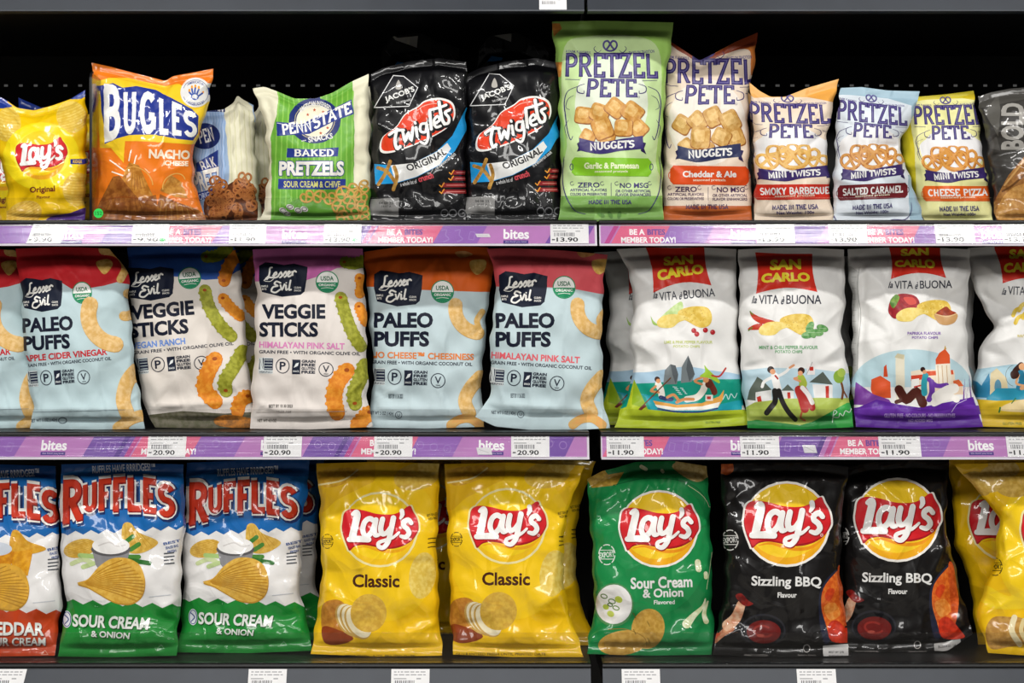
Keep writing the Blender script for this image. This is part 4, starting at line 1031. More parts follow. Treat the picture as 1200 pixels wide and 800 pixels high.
for sg, x in ((-1, 70), (1, 432)): curl(b, [(x, 540), (x + sg * 6, 620), (x - sg * 6, 690), (x - sg * 40, 745), (x - sg * 80, 760)], PURP, 4)
for x in (210, 245, 280): b.ell('#5b8a3c', x, 762, 16, 8, x)
b.make()

b = Bag('petecheddar', 'pretzel_bag', 'tall rust orange pretzel nuggets bag just behind the pale green one', 'pretzel bag', 1,
        [(776, 44), (778, 90), (779, 140), (778, 180), (776, 260)], [(888, 38), (884, 70), (879, 100), (876, 140), (878, 180), (881, 260)], [(788, 50), (803, 60), (820, 71), (838, 62), (862, 49)], [(830, 261.5)],
        '#d67f3c', y=.046, seed=14, fin='satin', bulge=.038, creases=[(820, 72, 815, 110, 6, -.006), (886, 42, 850, 110, 7, .004), (779, 60, 800, 110, 6, .003), (780, 190, 800, 205, 4, .004), (876, 170, 850, 190, 5, -.003)])
PC = lambda q: (q - (640, 20)) * (.985, 1.03) + (640 + 116, 23.5)
b.frame(640, 20, 3.265, PC)
b.poly('#9d4425', [(20, 40), (160, 160), (260, 130), (450, 30), (450, 90), (330, 120), (240, 160), (100, 120)])
b.poly('#e9d6c2', [(60, 100), (140, 120), (220, 160), (300, 130), (400, 110), (410, 200), (420, 560), (400, 700), (60, 680), (70, 400)], True); b.ell('#f0e6da', 240, 380, 150, 160)
b.poly('#c4642c', [(60, 690), (420, 690), (450, 800), (30, 800)])
pretzel_pete(b, 'nuggets', (640, 20, 3.265), PC)
for x, y, r, a in NUG: nugget(b, x, y + 6, r, a + 25, '#d9b06a', '#c19047')
pete_low(b, 'NUGGETS', '#2b3258', '', '#dd4f1c', ('Cheddar & Ale', 0, 1), -2); pete_claims(b, -4, -20, '#4a2f55')
b.make()

def small_pete(key, lab, L, R, T, col, pale, y, seed, flav, pcol, post, twist, creases, rot=0, edge=None):
    b = Bag(key, 'pretzel_bag', lab, 'pretzel bag', 1, L, R, T, [], col, y=y, seed=seed, fin='satin', bulge=.036, creases=creases, st=.07)
    x0, kx, sl, r1, r2 = post
    def M(q):
        X, Y = (q[..., 0] - 640) * 3.265, (q[..., 1] - 20) * 3.265
        y = np.interp(Y, [-60, 80, 150, 308, 400, 508, 664, 800], [77, 108, 122.3, 161, 170, 194, 234, 264])
        return np.stack([x0 + (X - 72) / 3.265 * kx + (y - 122) * sl, y + (X - 245) * np.interp(Y, [150, 500], [r1, r2]) / 4], -1)
    b.frame(640, 20, 3.265, M)
    b.poly(pale, [(48, 120), (150, 110), (330, 105), (450, 130), (440, 330), (430, 560), (440, 800), (30, 800), (60, 400)])
    if edge: b.poly(edge, [(330, 100), (470, 40), (470, 160), (440, 130)])
    b.ell('#efeeee', 250, 400, 165, 150)
    pretzel_pete(b, 'twists', (640, 20, 3.265), M)
    c, h = twist
    for x, y_, r, a in ((140, 484, 50, 10), (235, 428, 48, -20), (320, 440, 50, 30), (365, 488, 44, -10), (185, 446, 52, 40), (255, 470, 70, 5)): pretzel(b, x, y_, r, c, h, a, .8, .3)
    pete_low(b, 'MINI TWISTS', '#3a2a66', '', pcol, (flav, 0, 1), 48, (84, 412), (76, 428))
    b.slab(PURP, 'MADE IN THE USA', 150, 690, 350, 712, w=.2); b.text(PURP, 'Net Weight: 100g', 168, 722, 332, 740)
    for sg, x in ((-1, 56), (1, 446)): curl(b, [(x, 690), (x, 740), (x - sg * 30, 780), (x - sg * 90, 776), (x - sg * 130, 790)], PURP, 5)
    b.make(); return b
b = small_pete('smoky', 'peach pretzel twists bag with red flavour plaque', [(878, 96), (880, 120), (883, 160), (885, 200), (884, 260)], [(983, 92), (977, 120), (970, 150), (969, 190), (973, 230), (978, 260)], [(890, 106), (903, 113), (920, 113), (945, 103)], '#eeb569', '#efdcc6', .03, 17, 'SMOKY BARBEQUE', '#c92f1f', (877, .872, .06, .02, -.02), ('#c98a35', '#e6b968'),
    [(903, 113, 900, 150, 6, -.005), (982, 96, 945, 150, 8, .005), (972, 150, 935, 180, 5, -.005), (885, 180, 915, 195, 5, .003), (975, 235, 950, 215, 4, -.003)], edge='#eda94e')
again(b, 'peach pretzel bag peeking out behind the peach twists bag with red plaque', .010, .085)
b = small_pete('caramel', 'pale blue pretzel twists bag with maroon plaque and a dented side', [(985, 103), (981, 130), (979, 170), (977, 215), (976, 260)], [(1078, 107), (1070, 135), (1058, 160), (1054, 174), (1061, 195), (1074, 228), (1082, 260)], [(1010, 102), (1040, 106)], '#9fbccb', '#dde5ec', .024, 23, 'SALTED CARAMEL', '#6e1f26', (981, .755, .0, .11, -.05), ('#a8652c', '#d49a55'),
    [(1078, 110, 1010, 165, 6, .006), (1056, 172, 1018, 168, 5, -.010), (1056, 178, 1030, 205, 6, .006), (985, 140, 1005, 150, 4, -.003), (1076, 225, 1050, 215, 5, -.004)])
b = small_pete('cheese', 'yellow pretzel twists bag with orange flavour plaque', [(1042, 108), (1050, 140), (1056, 180), (1066, 215), (1078, 260)], [(1141, 104), (1146, 140), (1152, 180), (1159, 220), (1164, 260)], [(1075, 111), (1110, 108)], '#dccb2e', '#e9e6a2', .062, 29, 'CHEESE PIZZA', '#e0621d', (1069, .75, .115, -.02, -.01), ('#b4691f', '#dd9c4a'),
    [(1075, 112, 1070, 150, 6, -.004), (1072, 125, 1088, 250, 7, .007), (1141, 110, 1120, 140, 6, .003), (1158, 220, 1130, 230, 5, -.004)], edge='#d8bf1d')

b = Bag('bold', 'bread_snack_bag', 'dark grey bread snack bag with sideways lettering next to the yellow twists bag', 'snack bag', 1,
        [(1146, 112), (1150, 130), (1160, 190), (1168, 260)], [(1290, 96), (1290, 180), (1288, 260)], [(1160, 107), (1185, 102), (1230, 99)], [], '#3a3835', y=.05, seed=41, creases=[(1150, 140, 1200, 165, 5, .005), (1150, 185, 1210, 170, 6, -.006), (1150, 118, 1210, 112, 5, .003)], nw=22)
b.frame(1030, 80, 4.212)
b.poly('#4b4945', [(470, 130), (640, 90), (800, 80), (800, 130), (500, 190)]); b.poly('#5a5853', [(520, 210), (590, 120), (600, 200), (590, 330)]); b.poly('#504e4a', [(520, 380), (580, 330), (600, 400)])
b.text('#a3a09a', 'BOLD', 545, 222, 775, 338, rot=-90, off=.05, shear=0)
b.poly('#a8753d', [(716, 430), (640, 520), (590, 610), (570, 650), (560, 760), (800, 770), (800, 420)], tex='#8a5a2b'); b.poly('#d3a05a', [(720, 560), (650, 590), (600, 650), (590, 740), (800, 750), (800, 540)], True, tex='#b8823f'); b.line('#6b4420', [(716, 520), (660, 570), (610, 600)], 10)
b.line('#c99a5c', [(716, 450), (660, 520), (620, 570)], 9)
b.make()

# ------------------------------------------------------------------ middle shelf: pastel puff bags
NAVY = '#10162a'
def wholesome(b, ax, ay, kx, ky, r1, r2, heads, flav, fcol, oil, bandc, band, badge, usda, low='#1b2236'):
    """one brand's layout; drawing units from the top left of the big heading (ax, ay in the frame)"""
    at = lambda rot: b.at(0, 0, kx / 3.405, ky / 3.405, ax, ay, rot)
    at(0); b.poly(bandc, band)
    at(r1); bx, by = badge
    B = [(0, 0), (26, -16), (60, -12), (100, -4), (140, -10), (194, 4), (190, 60), (182, 106), (166, 120), (92, 128), (12, 108), (0, 58)]
    b.poly('#121a2e', [(x + bx, y + by) for x, y in B])
    T = lambda P: [(x + bx, y + by) for x, y in P]
    w = 7
    for P in ([(52, 6), (44, 10), (42, 30), (36, 50), (28, 54), (34, 48), (56, 48)], [(56, 40), (70, 34), (68, 26), (60, 34), (62, 48), (76, 44)], [(78, 40), (88, 26), (92, 40), (84, 48)], [(96, 40), (106, 24), (110, 38), (102, 46)],
              [(112, 38), (124, 28), (120, 22), (114, 32), (118, 44), (130, 38)], [(132, 24), (134, 40), (134, 28), (142, 20), (148, 24)], [(86, 70), (70, 64), (62, 74), (74, 82), (56, 88), (50, 104), (66, 110), (84, 98)],
              [(86, 80), (92, 98), (102, 76)], [(108, 80), (108, 98), (114, 96)], [(126, 60), (120, 96), (128, 98)]): b.line('#f3f1ea', T(P), w)
    b.ell('#f3f1ea', bx + 109, by + 70, 3); b.line('#f3f1ea', T([(40, 46), (20, 60), (44, 64), (60, 52)]), 2.5)
    for st, x, y in (('SIMPLE', 8, 80), ('BITS', 12, 92), ('CLEAN', 140, 86), ('SNACKS', 140, 98)): b.text('#f3f1ea', st, x + bx, y + by, x + bx + (28 if len(st) > 4 else 18), y + by + 8, off=.02)
    ux, uy = usda
    b.ell('#1d8a5c', ux, uy, 46, 46); b.ell('#f4f4ef', ux, uy, 42, 42); b.poly('#1d8a5c', [(ux - 42, uy + 2)] + [(ux + 42 * math.cos(q), uy + 42 * math.sin(q)) for q in np.linspace(.05, math.pi - .05, 14)][::-1] + [(ux + 42, uy + 2)])
    b.text('#1d6b48', 'USDA', ux - 26, uy - 24, ux + 26, uy - 5, off=.03); b.text('#f4f4ef', 'ORGANIC', ux - 34, uy + 7, ux + 34, uy + 18, off=.03); b.line('#f4f4ef', [(ux - 24, uy + 27), (ux, uy + 24), (ux + 24, uy + 27)], 2)
    for i, (st, wd) in enumerate(heads): b.text(NAVY, st, 0 - (10 if i and st == 'STICKS' else 0), i * 75, wd, i * 75 + 62, off=.052)
    at(r2)
    b.text(fcol, flav[0], -7, 155, flav[1], 182, off=.035); b.text('#23283a', 'GRAIN FREE \u2022 WITH ORGANIC ' + oil, -7, 191, 396, 205, off=.02)
    b.ring('#1b2236', 21, 254, 26, 31, 2.5) if 0 else b.poly('#d9e0e0', [(-7, 222), (49, 222), (49, 288), (-7, 288)])
    b.rect('#2a3144', 14, 226, 49, 274); b.line('#2a3144', [(-4, 270), (-4, 228), (10, 270), (10, 226)], 5, sm=False)
    for y in (232, 244, 256, 268): b.line('#cfd8da', [(17, y), (46, y)], 2.5, sm=False)
    b.text('#2a3144', 'VERIFIED', -5, 278, 48, 286)
    b.ring(low, 88, 255, 26, 30, 3.4); b.text(low, 'P', 76, 238, 100, 272, off=.02)
    b.rect(low, 126, 228, 158, 288); b.poly('#e8ecec', [(132, 262), (140, 244), (152, 240), (148, 254), (140, 258)]); b.text('#e8ecec', 'SNACK', 130, 272, 154, 280)
    for st, y in (('GRAIN', 228), ('FREE', 243), ('GLUTEN', 258), ('FREE', 273)): b.text(low, st, 163, y, 218, y + 12, off=.05)
    b.ring(low, 261, 266, 28, 28, 3.2); b.text(low, 'V', 248, 250, 274, 278, off=.01); b.text(low, 'VEGAN', 252, 282, 270, 287)
    at(0)

PALE = '#bed4d8'
def arcp(b, P, w, c='#e9c58a', d='#d9ad63'):
    b.line('#cfa058', [(x + 1, y + 2) for x, y in P], w * 1.04); b.line(c, P, w, tex=d)
VIN = dict(heads=(('PALEO', 234), ('PUFFS', 216)), flav=('APPLE CIDER VINEGAR', 380), fcol='#c9252f', oil='COCONUT OIL', bandc='#c9272e')
def vinegar(b, dx=0.):
    wholesome(b, 25.8 + dx, 372.5, .86, .96, -3.2, -5, band=[(-200, -420), (500, -420), (500, -140), (440, -150), (380, -135), (330, -128), (230, -122), (180, -150), (120, -152), (50, -140), (0, -118), (-60, -110), (-200, -105)], badge=(2, -150), usda=(285, -92), **VIN)
    b.frame(0 + dx, 280, 3.405)
    puff(b, 470, 300, 118, 95, 200, 62); arcp(b, [(548, 515), (508, 565), (490, 635), (505, 690)], 56); arcp(b, [(470, 752), (530, 712), (600, 695)], 44); puff(b, 500, 260, 45, -80, 100, 36)
    b.poly('#e8bd6a', [(385, 90), (430, 80), (450, 100), (420, 140), (395, 120)], True, tex='#cf9d45'); b.line('#e9c07c', [(410, 45), (470, 60), (500, 110), (480, 160)], 30, tex='#d3a452')
    b.text('#4b5660', 'NET WT 5 OZ (142g)', 120, 714, 228, 732, rot=-3); b.ring('#4b5660', 250, 722, 16, 12, 3); b.line('#6b7780', [(118, 690), (500, 680)], 1.5, sm=False)
b = Bag('vinegar', 'puff_bag', 'pale blue puff bag with red top and red flavour line', 'puff bag', 2,
        [(18, 291), (24, 330), (28, 400), (34, 450), (40, 478), (35, 502)], [(128, 291), (150, 318), (152, 360), (157, 420), (163, 462), (170, 502)], [(70, 289), (105, 290)], [(110, 503)],
        PALE, y=.022, seed=51, fin='matte', nw=26, creases=[(20, 330, 66, 318, 5, .005), (66, 318, 82, 350, 5, -.004), (75, 322, 100, 312, 4, .004), (150, 318, 110, 338, 5, .005), (36, 480, 165, 478, 4, .005), (40, 470, 60, 440, 4, -.004)])
vinegar(b); b.make()
again(b, 'pale blue puff bag with red top at the very end of the middle shelf view', -.155, .035)

def veg(b, post=None):
    b.frame(280, 280, 3.405, post)
    stick(b, [(405, 232), (420, 290), (450, 370), (484, 425)], 48, '#abac3c', '#8b8d28', 0); stick(b, [(430, 522), (390, 575), (378, 640), (390, 690)], 62, '#ea9a32', '#d97e1e', 0)
    stick(b, [(500, 500), (480, 560), (458, 610), (462, 655)], 54, '#abac3c', '#898b26', 1); stick(b, [(480, 155), (490, 185), (480, 215)], 40, '#ec9a30', '#da8222', 0)
    stick(b, [(478, 268), (490, 300), (505, 330)], 38, '#ec9a30', '#da8222', 0); stick(b, [(420, 92), (460, 98), (500, 84)], 42, '#9fa832', '#7f8a20', 0); stick(b, [(520, 690), (490, 720), (470, 745)], 56, '#ec9a30', '#da8222', 0)
VEG = dict(heads=(('VEGGIE', 253), ('STICKS', 224)), oil='OLIVE OIL')
b = Bag('ranch', 'veggie_stick_bag', 'cream veggie stick bag with dark blue top and green and orange sticks', 'veggie stick bag', 2,
        [(149, 291), (152, 350), (157, 400), (163, 450), (171, 482), (182, 502)], [(275, 291), (284, 330), (288, 400), (294, 455), (298, 478), (302, 502)], [(200, 289), (240, 289)], [(240, 503)],
        '#e3dbd2', y=.056, seed=53, fin='matte', nw=26, creases=[(172, 478, 296, 470, 4, .007), (175, 488, 290, 484, 4, -.008), (160, 360, 200, 350, 4, .003), (285, 330, 250, 345, 5, .003), (180, 480, 200, 455, 4, -.004), (290, 470, 270, 450, 4, .004)])
b.frame(140, 280, 3.405)
b.poly('#6f6a5a', [(120, 705), (250, 690), (420, 700), (600, 690), (600, 780), (120, 780)], tex='#57563f')
wholesome(b, 152.5, 359, 1., .96, -5, -5.5, flav=('VEGAN RANCH', 205), fcol='#6d94dd', bandc='#2b56a8', band=[(-80, -300), (500, -300), (500, -160), (440, -150), (380, -112), (300, -106), (230, -118), (-80, -130)], badge=(-8, -140), usda=(0, 0) if 0 else (246, -92), **VEG)
b.frame(140, 280, 3.405)
stick(b, [(340, 208), (355, 270), (400, 345), (445, 390)], 48, '#abac3c', '#8b8d28', 0); stick(b, [(412, 240), (440, 275), (480, 310)], 42, '#ec9a30', '#da8222', 0)
stick(b, [(380, 482), (350, 540), (338, 600), (380, 650)], 60, '#ea9a32', '#d97e1e', 0); stick(b, [(490, 450), (450, 520), (420, 570), (424, 608)], 52, '#abac3c', '#898b26', 1)
stick(b, [(416, 170), (430, 120), (460, 70)], 46, '#e08a26', '#c8721a', 0); stick(b, [(345, 75), (390, 70), (430, 40)], 44, '#8f9a2c', '#707c1e', 0); stick(b, [(510, 630), (480, 650), (470, 690)], 52, '#ea9a32', '#d97e1e', 0)
b.poly('#c0792a', [(380, 720), (440, 705), (560, 730), (540, 760), (400, 750)], True, tex='#8a5a26')
b.make()
again(b, 'cream veggie stick bag whose edge shows behind the blue topped one', .018, .082)
b = Bag('pinksalt', 'veggie_stick_bag', 'cream veggie stick bag with pink top', 'veggie stick bag', 2,
        [(296, 292), (300, 340), (299, 400), (295, 465), (293, 502)], [(425, 291), (427, 340), (430, 400), (430, 460), (437, 500)], [(350, 290), (390, 290)], [(360, 503)],
        '#e3dbd4', y=.026, seed=57, fin='matte', nw=24, creases=[(296, 470, 330, 480, 4, .006), (300, 478, 430, 482, 4, .005), (430, 440, 400, 470, 4, .004), (296, 488, 320, 470, 4, -.004)])
b.frame(280, 280, 3.405)
wholesome(b, 307, 356, 1., .96, 0, 1.2, flav=('HIMALAYAN PINK SALT', 333), fcol='#dd86bd', bandc='#cf6fb0', band=[(-80, -300), (500, -300), (500, -150), (420, -155), (300, -150), (240, -120), (180, -100), (-80, -92)], badge=(-12, -158), usda=(260, -92), **VEG)
veg(b); b.frame(280, 280, 3.405); b.text('#55524e', 'BEST BY 10 30 2023', 120, 660, 215, 672); b.text('#55524e', '10:22 AM', 150, 684, 208, 692); b.line('#b5ada5', [(70, 690), (430, 686)], 2, sm=False); b.text('#6b675f', 'NET WT 4.5 OZ', 74, 716, 150, 730)
b.make()
def paleo_puffs(b, post=None):
    b.frame(550, 280, 3.405, post)
    puff(b, 528, 272, 98, 96, 188, 54); arcp(b, [(530, 545), (490, 590), (468, 640), (486, 690)], 52); arcp(b, [(412, 738), (445, 716), (490, 712), (530, 738)], 34, '#dda25c'); arcp(b, [(538, 285), (516, 322), (530, 362)], 22)
    b.poly('#eec56e', [(492, 85), (548, 80), (552, 110), (520, 140), (494, 120)], True, tex='#d8a850'); b.poly('#e6a86a', [(430, 50), (470, 45), (500, 60), (450, 72)], True, tex='#cf8d4c')
    b.text('#4b5660', 'BEST BY 11 26 2023', 165, 614, 222, 632); b.text('#4b5660', 'NET WT 5 OZ (142g)', 88, 684, 184, 702, rot=2); b.ring('#4b5660', 205, 698, 13, 13, 2.5); b.text('#4b5660', 'U', 200, 692, 210, 704)
PAL = dict(heads=(('PALEO', 235), ('PUFFS', 220)), oil='COCONUT OIL')
b = Bag('cheesy', 'puff_bag', 'pale blue puff bag with orange top', 'puff bag', 2,
        [(427, 296), (431, 350), (437, 420), (438, 455), (431, 502)], [(572, 291), (578, 312), (572, 360), (567, 410), (564, 455), (567, 501)], [(470, 290), (530, 289)], [(500, 503)],
        '#c4d6da', y=.052, seed=59, fin='matte', nw=24, creases=[(434, 300, 460, 340, 6, .003), (436, 470, 470, 455, 4, .005), (435, 478, 560, 482, 4, .005), (572, 300, 545, 340, 6, -.003), (566, 440, 540, 455, 4, .004)])
b.frame(420, 280, 3.405)
wholesome(b, 438.4, 367, 1., 1., 0, 1.3, flav=('NO CHEESE\u2122 CHEESINESS', 402), fcol='#e2803a', bandc='#d9601a', band=[(-80, -320), (520, -320), (520, -82), (420, -82), (300, -86), (180, -90), (60, -100), (-80, -104)], badge=(0, -152), usda=(273, -83), **PAL)
paleo_puffs(b, lambda q: q + (-143, 2)); b.make()
b = Bag('coral', 'puff_bag', 'pale blue puff bag with coral pink top, last before the dark bay gap', 'puff bag', 2,
        [(570, 291), (582, 322), (578, 362), (574, 420), (575, 465), (557, 488)], [(712, 298), (706, 340), (705, 400), (706, 462), (715, 501)], [(600, 290), (660, 293)], [(580, 499), (620, 503), (680, 503)],
        '#c2d5d9', y=.020, seed=61, fin='matte', nw=24, sb=.08, creases=[(572, 296, 600, 330, 6, .005), (710, 300, 690, 345, 6, -.003), (576, 474, 706, 480, 4, .007), (706, 450, 680, 470, 4, .004)])
wholesome(b, 580.9, 366, 1., 1., 0, 3.4, flav=('HIMALAYAN PINK SALT', 346), fcol='#e2606a', bandc='#df5a62', band=[(-140, -320), (520, -320), (520, -60), (414, -76), (300, -98), (200, -102), (60, -104), (-120, -104)], badge=(13, -150), usda=(273, -102), **PAL)
paleo_puffs(b); b.make()

# ------------------------------------------------------------------ middle shelf: white chip bags with red flags
def flag(b, fr, tl, tr, br, bl, dip, san, carlo, vita):
    b.frame(*fr)
    tl, tr, br, bl = (np.array(p, float) for p in (tl, tr, br, bl))
    side = lambda p, q, k: [p + (q - p) * t + (k * math.sin(math.pi * t), 0) for t in (0, .25, .5, .75)]
    bot = [br + (bl - br) * t + (0, -dip * math.sin(math.pi * t)) for t in np.linspace(0, 1, 9)]
    b.poly('#d8301f', side(tl, bl, 12)[0:1] + [tl + (tr - tl) * .5 + (0, 3), tr] + side(tr, br, -8)[1:] + bot + side(bl, tl, 10)[1:])
    b.text('#f3de3a', 'SAN', 0, 0, 1, 1, quad=san, off=.07); b.text('#f3de3a', 'CARLO', 0, 0, 1, 1, quad=carlo, off=.07, arc=.10)
    (x0, y0, x1, y1, r) = vita; w = x1 - x0
    b.text('#3a3d4a', 'la', x0, y0 + 4, x0 + w * .07, y1 - 2, shear=.3, rot=r)
    dy = math.tan(math.radians(r)) * w
    b.text('#2b2e3c', 'VITA', x0 + w * .09, y0 - dy * .22, x0 + w * .38, y1 - dy * .22, rot=r, off=.01); b.text('#3a3d4a', '\u00e8', x0 + w * .42, y0 + 6, x0 + w * .465, y1 + 2, rot=r, shear=.3); b.text('#2b2e3c', 'BUONA', x0 + w * .49, y0 + dy * .23, x1, y1 + dy * .23, rot=r, off=.01)
def chips(b, x, y, k=1., herb=False):
    crisp(b, 0, 0, 0, 0, c='#ecd06a', d='#ddb94a', pts=[(x + a * k, y + c * k) for a, c in ((8, 0), (60, -18), (120, -14), (140, 20), (130, 56), (90, 66), (40, 40), (10, 28))])
    crisp(b, 0, 0, 0, 0, c='#f2dc86', d='#e6cb66', pts=[(x + a * k, y + c * k) for a, c in ((-78, 40), (-50, 18), (-10, 12), (30, 20), (50, 30), (10, 44), (-20, 66), (-70, 64))])
    for i in range(22): b.ell('#b58f34', x + (20 + (i * 37) % 108) * k, y + (-6 + (i * 23) % 56) * k * (.7 + .3 * math.sin(i)), 1.6, n=6)
def person(b, P, skin, parts):
    for c, pts, w in parts: b.line(c, pts, w)
    for c, x, y, r in P: b.ell(c, x, y, r, n=14)
WB = dict(fin='satin', nw=28, amp=1.35, bulge=.038)
b = Bag('lime', 'chip_bag', 'white chip bag with rowing boat picture and lime bottom', 'chip bag', 2,
        [(722, 292), (737, 315), (742, 355), (738, 392), (743, 430), (733, 470), (720, 501)], [(863, 292), (864, 380), (866, 440), (878, 498)], [(765, 290), (820, 290)], [(800, 503)],
        WHITE, y=.034, seed=63, creases=[(740, 345, 775, 338, 5, .005), (738, 392, 790, 385, 6, -.006), (740, 400, 775, 420, 6, .005), (742, 430, 770, 425, 5, -.005), (724, 300, 760, 335, 6, .005), (738, 470, 745, 500, 5, .006), (865, 330, 840, 345, 5, .003), (872, 490, 845, 480, 4, -.004)], **WB)
b.frame(705, 280, 3.405)
b.poly('#a9c8dd', [(90, 545), (200, 530), (330, 510), (440, 525), (560, 550), (560, 640), (90, 640)], True); b.poly('#12977f', [(60, 580), (200, 575), (330, 565), (440, 560), (560, 560), (560, 690), (60, 690)]); b.poly('#1f9fae', [(80, 610), (170, 620), (200, 690), (560, 690), (560, 640), (470, 660), (330, 650)])
for P, c in (([(246, 580), (252, 525), (275, 500), (295, 505), (306, 540), (300, 580)], '#7e8688'), ([(316, 575), (320, 510), (345, 465), (362, 505), (372, 540), (360, 570)], '#7b8487'), ([(345, 465), (362, 505), (372, 540), (350, 570), (338, 520)], '#585f63'), ([(275, 500), (295, 505), (306, 540), (296, 580), (282, 540)], '#5d6468')): b.poly(c, P)
for i in range(9): b.line('#d9eef0', [(285 + i * 6, 590 + (i * 7) % 30), (300 + i * 5, 592 + (i * 7) % 30)], 3, sm=False)
b.poly('#b7c92a', [(20, 700), (100, 670), (130, 560), (185, 680), (330, 695), (470, 685), (600, 680), (640, 780), (20, 780)]); b.poly('#8fae1f', [(130, 560), (185, 680), (120, 660)])
b.poly('#e0a24a', [(205, 645), (300, 662), (400, 655), (470, 628), (488, 602), (484, 640), (465, 672), (400, 684), (280, 684), (222, 672)]); b.poly('#f3efe4', [(212, 660), (300, 674), (400, 668), (474, 650), (465, 672), (400, 684), (280, 684), (222, 672)]); b.line('#2c3f7c', [(225, 678), (300, 690), (400, 690), (462, 676)], 6)
person(b, [('#3a2018', 222, 560, 11), ('#d9935f', 226, 567, 9)], 0, [('#f0ece2', [(226, 580), (236, 602), (240, 625)], 26), ('#d9935f', [(216, 588), (198, 606), (228, 612)], 9), ('#2f3c6b', [(236, 632), (262, 640), (280, 640)], 16), ('#d9935f', [(262, 632), (288, 622), (310, 648)], 11)])
b.line('#6e4326', [(275, 555), (150, 680)], 5, sm=False); b.poly('#6e2a22', [(150, 682), (172, 660), (180, 668), (158, 684)])
person(b, [('#5d2a1b', 428, 580, 15), ('#d9935f', 416, 562, 12)], 0, [('#6d2c20', [(430, 570), (446, 600), (450, 612)], 24), ('#efe9dd', [(412, 582), (404, 606), (380, 632), (340, 640)], 26), ('#d9935f', [(400, 580), (372, 566), (412, 548)], 9), ('#d9935f', [(366, 640), (330, 640), (300, 652)], 12)])
b.poly('#9fc63a', [(392, 548), (412, 530), (410, 504), (424, 520), (466, 560), (468, 576), (430, 556)], True); b.line('#b93a35', [(440, 545), (470, 548), (495, 516)], 7); b.rect('#e9e4da', 414, 622, 444, 646); b.rect('#c23a31', 420, 628, 436, 640); b.line('#c9e9ea', [(484, 640), (496, 620), (506, 640), (516, 618), (530, 634), (540, 616)], 3)
flag(b, (705, 280, 3.405), (178, 34), (410, 34), (438, 186), (206, 215), 26, [(246, 72), (364, 64), (366, 100), (248, 108)], [(218, 122), (404, 98), (408, 136), (226, 166)], (208, 206, 452, 240, -5))
b.poly('#cfe2a4', [(228, 330), (260, 290), (318, 250), (322, 300), (290, 330)], True, tex='#b8d488'); b.poly('#9cc05a', [(196, 308), (206, 326), (226, 345), (205, 340)], True)
chips(b, 300, 288, 1.0)
for x, y in ((368, 366), (380, 380), (414, 364), (443, 372)): b.ell('#b3202a', x, y, 10); b.ell('#e0686a', x - 3, y - 3, 3)
b.text('#c9d27a', 'LIME & PINK PEPPER FLAVOUR', 250, 406, 442, 418); b.text('#c9d27a', 'POTATO CHIPS', 286, 424, 392, 434); b.text('#5e7a22', 'GLUTEN FREE', 414, 728, 474, 736)
b.make()
again(b, 'white chip bag with lime bottom in the shade behind the rowing boat bag', -.030, .084)

b = Bag('mint', 'chip_bag', 'white chip bag with dancing couple picture and green bottom', 'chip bag', 2,
        [(865, 292), (867, 380), (868, 430), (872, 468), (876, 501)], [(989, 292), (991, 340), (986, 385), (993, 430), (1000, 500)], [(905, 290), (950, 290)], [(940, 503)],
        WHITE, y=.022, seed=67, creases=[(868, 430, 900, 425, 5, -.005), (872, 440, 905, 436, 4, .004), (992, 400, 960, 425, 6, .006), (990, 420, 950, 430, 6, -.005), (988, 360, 965, 380, 6, .005), (1000, 480, 970, 470, 5, .006), (985, 470, 975, 495, 5, -.005), (988, 300, 970, 330, 5, -.003)], **WB)
b.frame(855, 280, 3.405)
b.poly('#b9d3de', [(40, 525), (150, 512), (330, 516), (440, 530), (500, 540), (500, 640), (40, 640)])
for P, c in (([(70, 640), (80, 600), (110, 548), (130, 560), (168, 600), (168, 650)], '#5b645a'), ([(104, 610), (168, 600), (168, 660), (104, 668)], '#e5e4e2'), ([(205, 605), (232, 578), (258, 604)], '#5b645a'), ([(206, 604), (256, 604), (256, 645), (206, 645)], '#e3e2e0'), ([(318, 570), (372, 528), (412, 580)], '#565f57'), ([(330, 578), (410, 580), (412, 640), (340, 640)], '#e8e6e4'), ([(108, 630), (124, 624), (132, 662), (116, 668)], '#c23427'), ([(230, 610), (242, 610), (244, 634), (232, 636)], '#c23427'), ([(382, 586), (396, 584), (397, 632), (384, 634)], '#c23427')): b.poly(c, P)
b.poly('#aebf57', [(30, 690), (100, 650), (220, 636), (360, 632), (480, 634), (500, 720), (300, 740), (60, 740)]); b.poly('#1f8a3c', [(20, 800), (40, 730), (110, 720), (280, 742), (330, 728), (400, 690), (490, 650), (520, 800)]); b.poly('#3aa84a', [(400, 690), (490, 640), (520, 720), (440, 770)])
b.line('#7a4a28', [(448, 636), (452, 600), (442, 560)], 9); b.ell('#86a83c', 436, 548, 22, 26); b.ell('#a8c050', 446, 532, 16, 18)
b.line('#7a4a28', [(452, 600), (468, 630)], 6)
person(b, [('#2a1712', 164, 520, 14), ('#dc9a70', 172, 528, 11)], 0, [('#f1efec', [(180, 546), (186, 572), (192, 596)], 30), ('#f1efec', [(176, 548), (140, 566), (130, 588)], 12), ('#f1efec', [(190, 548), (222, 530), (240, 512)], 11), ('#dc9a70', [(240, 512), (256, 502)], 9), ('#23201f', [(180, 604), (182, 645), (165, 670), (148, 692)], 22), ('#23201f', [(196, 604), (212, 650), (236, 690), (262, 718)], 20), ('#b7332b', [(182, 544), (192, 556)], 7)])
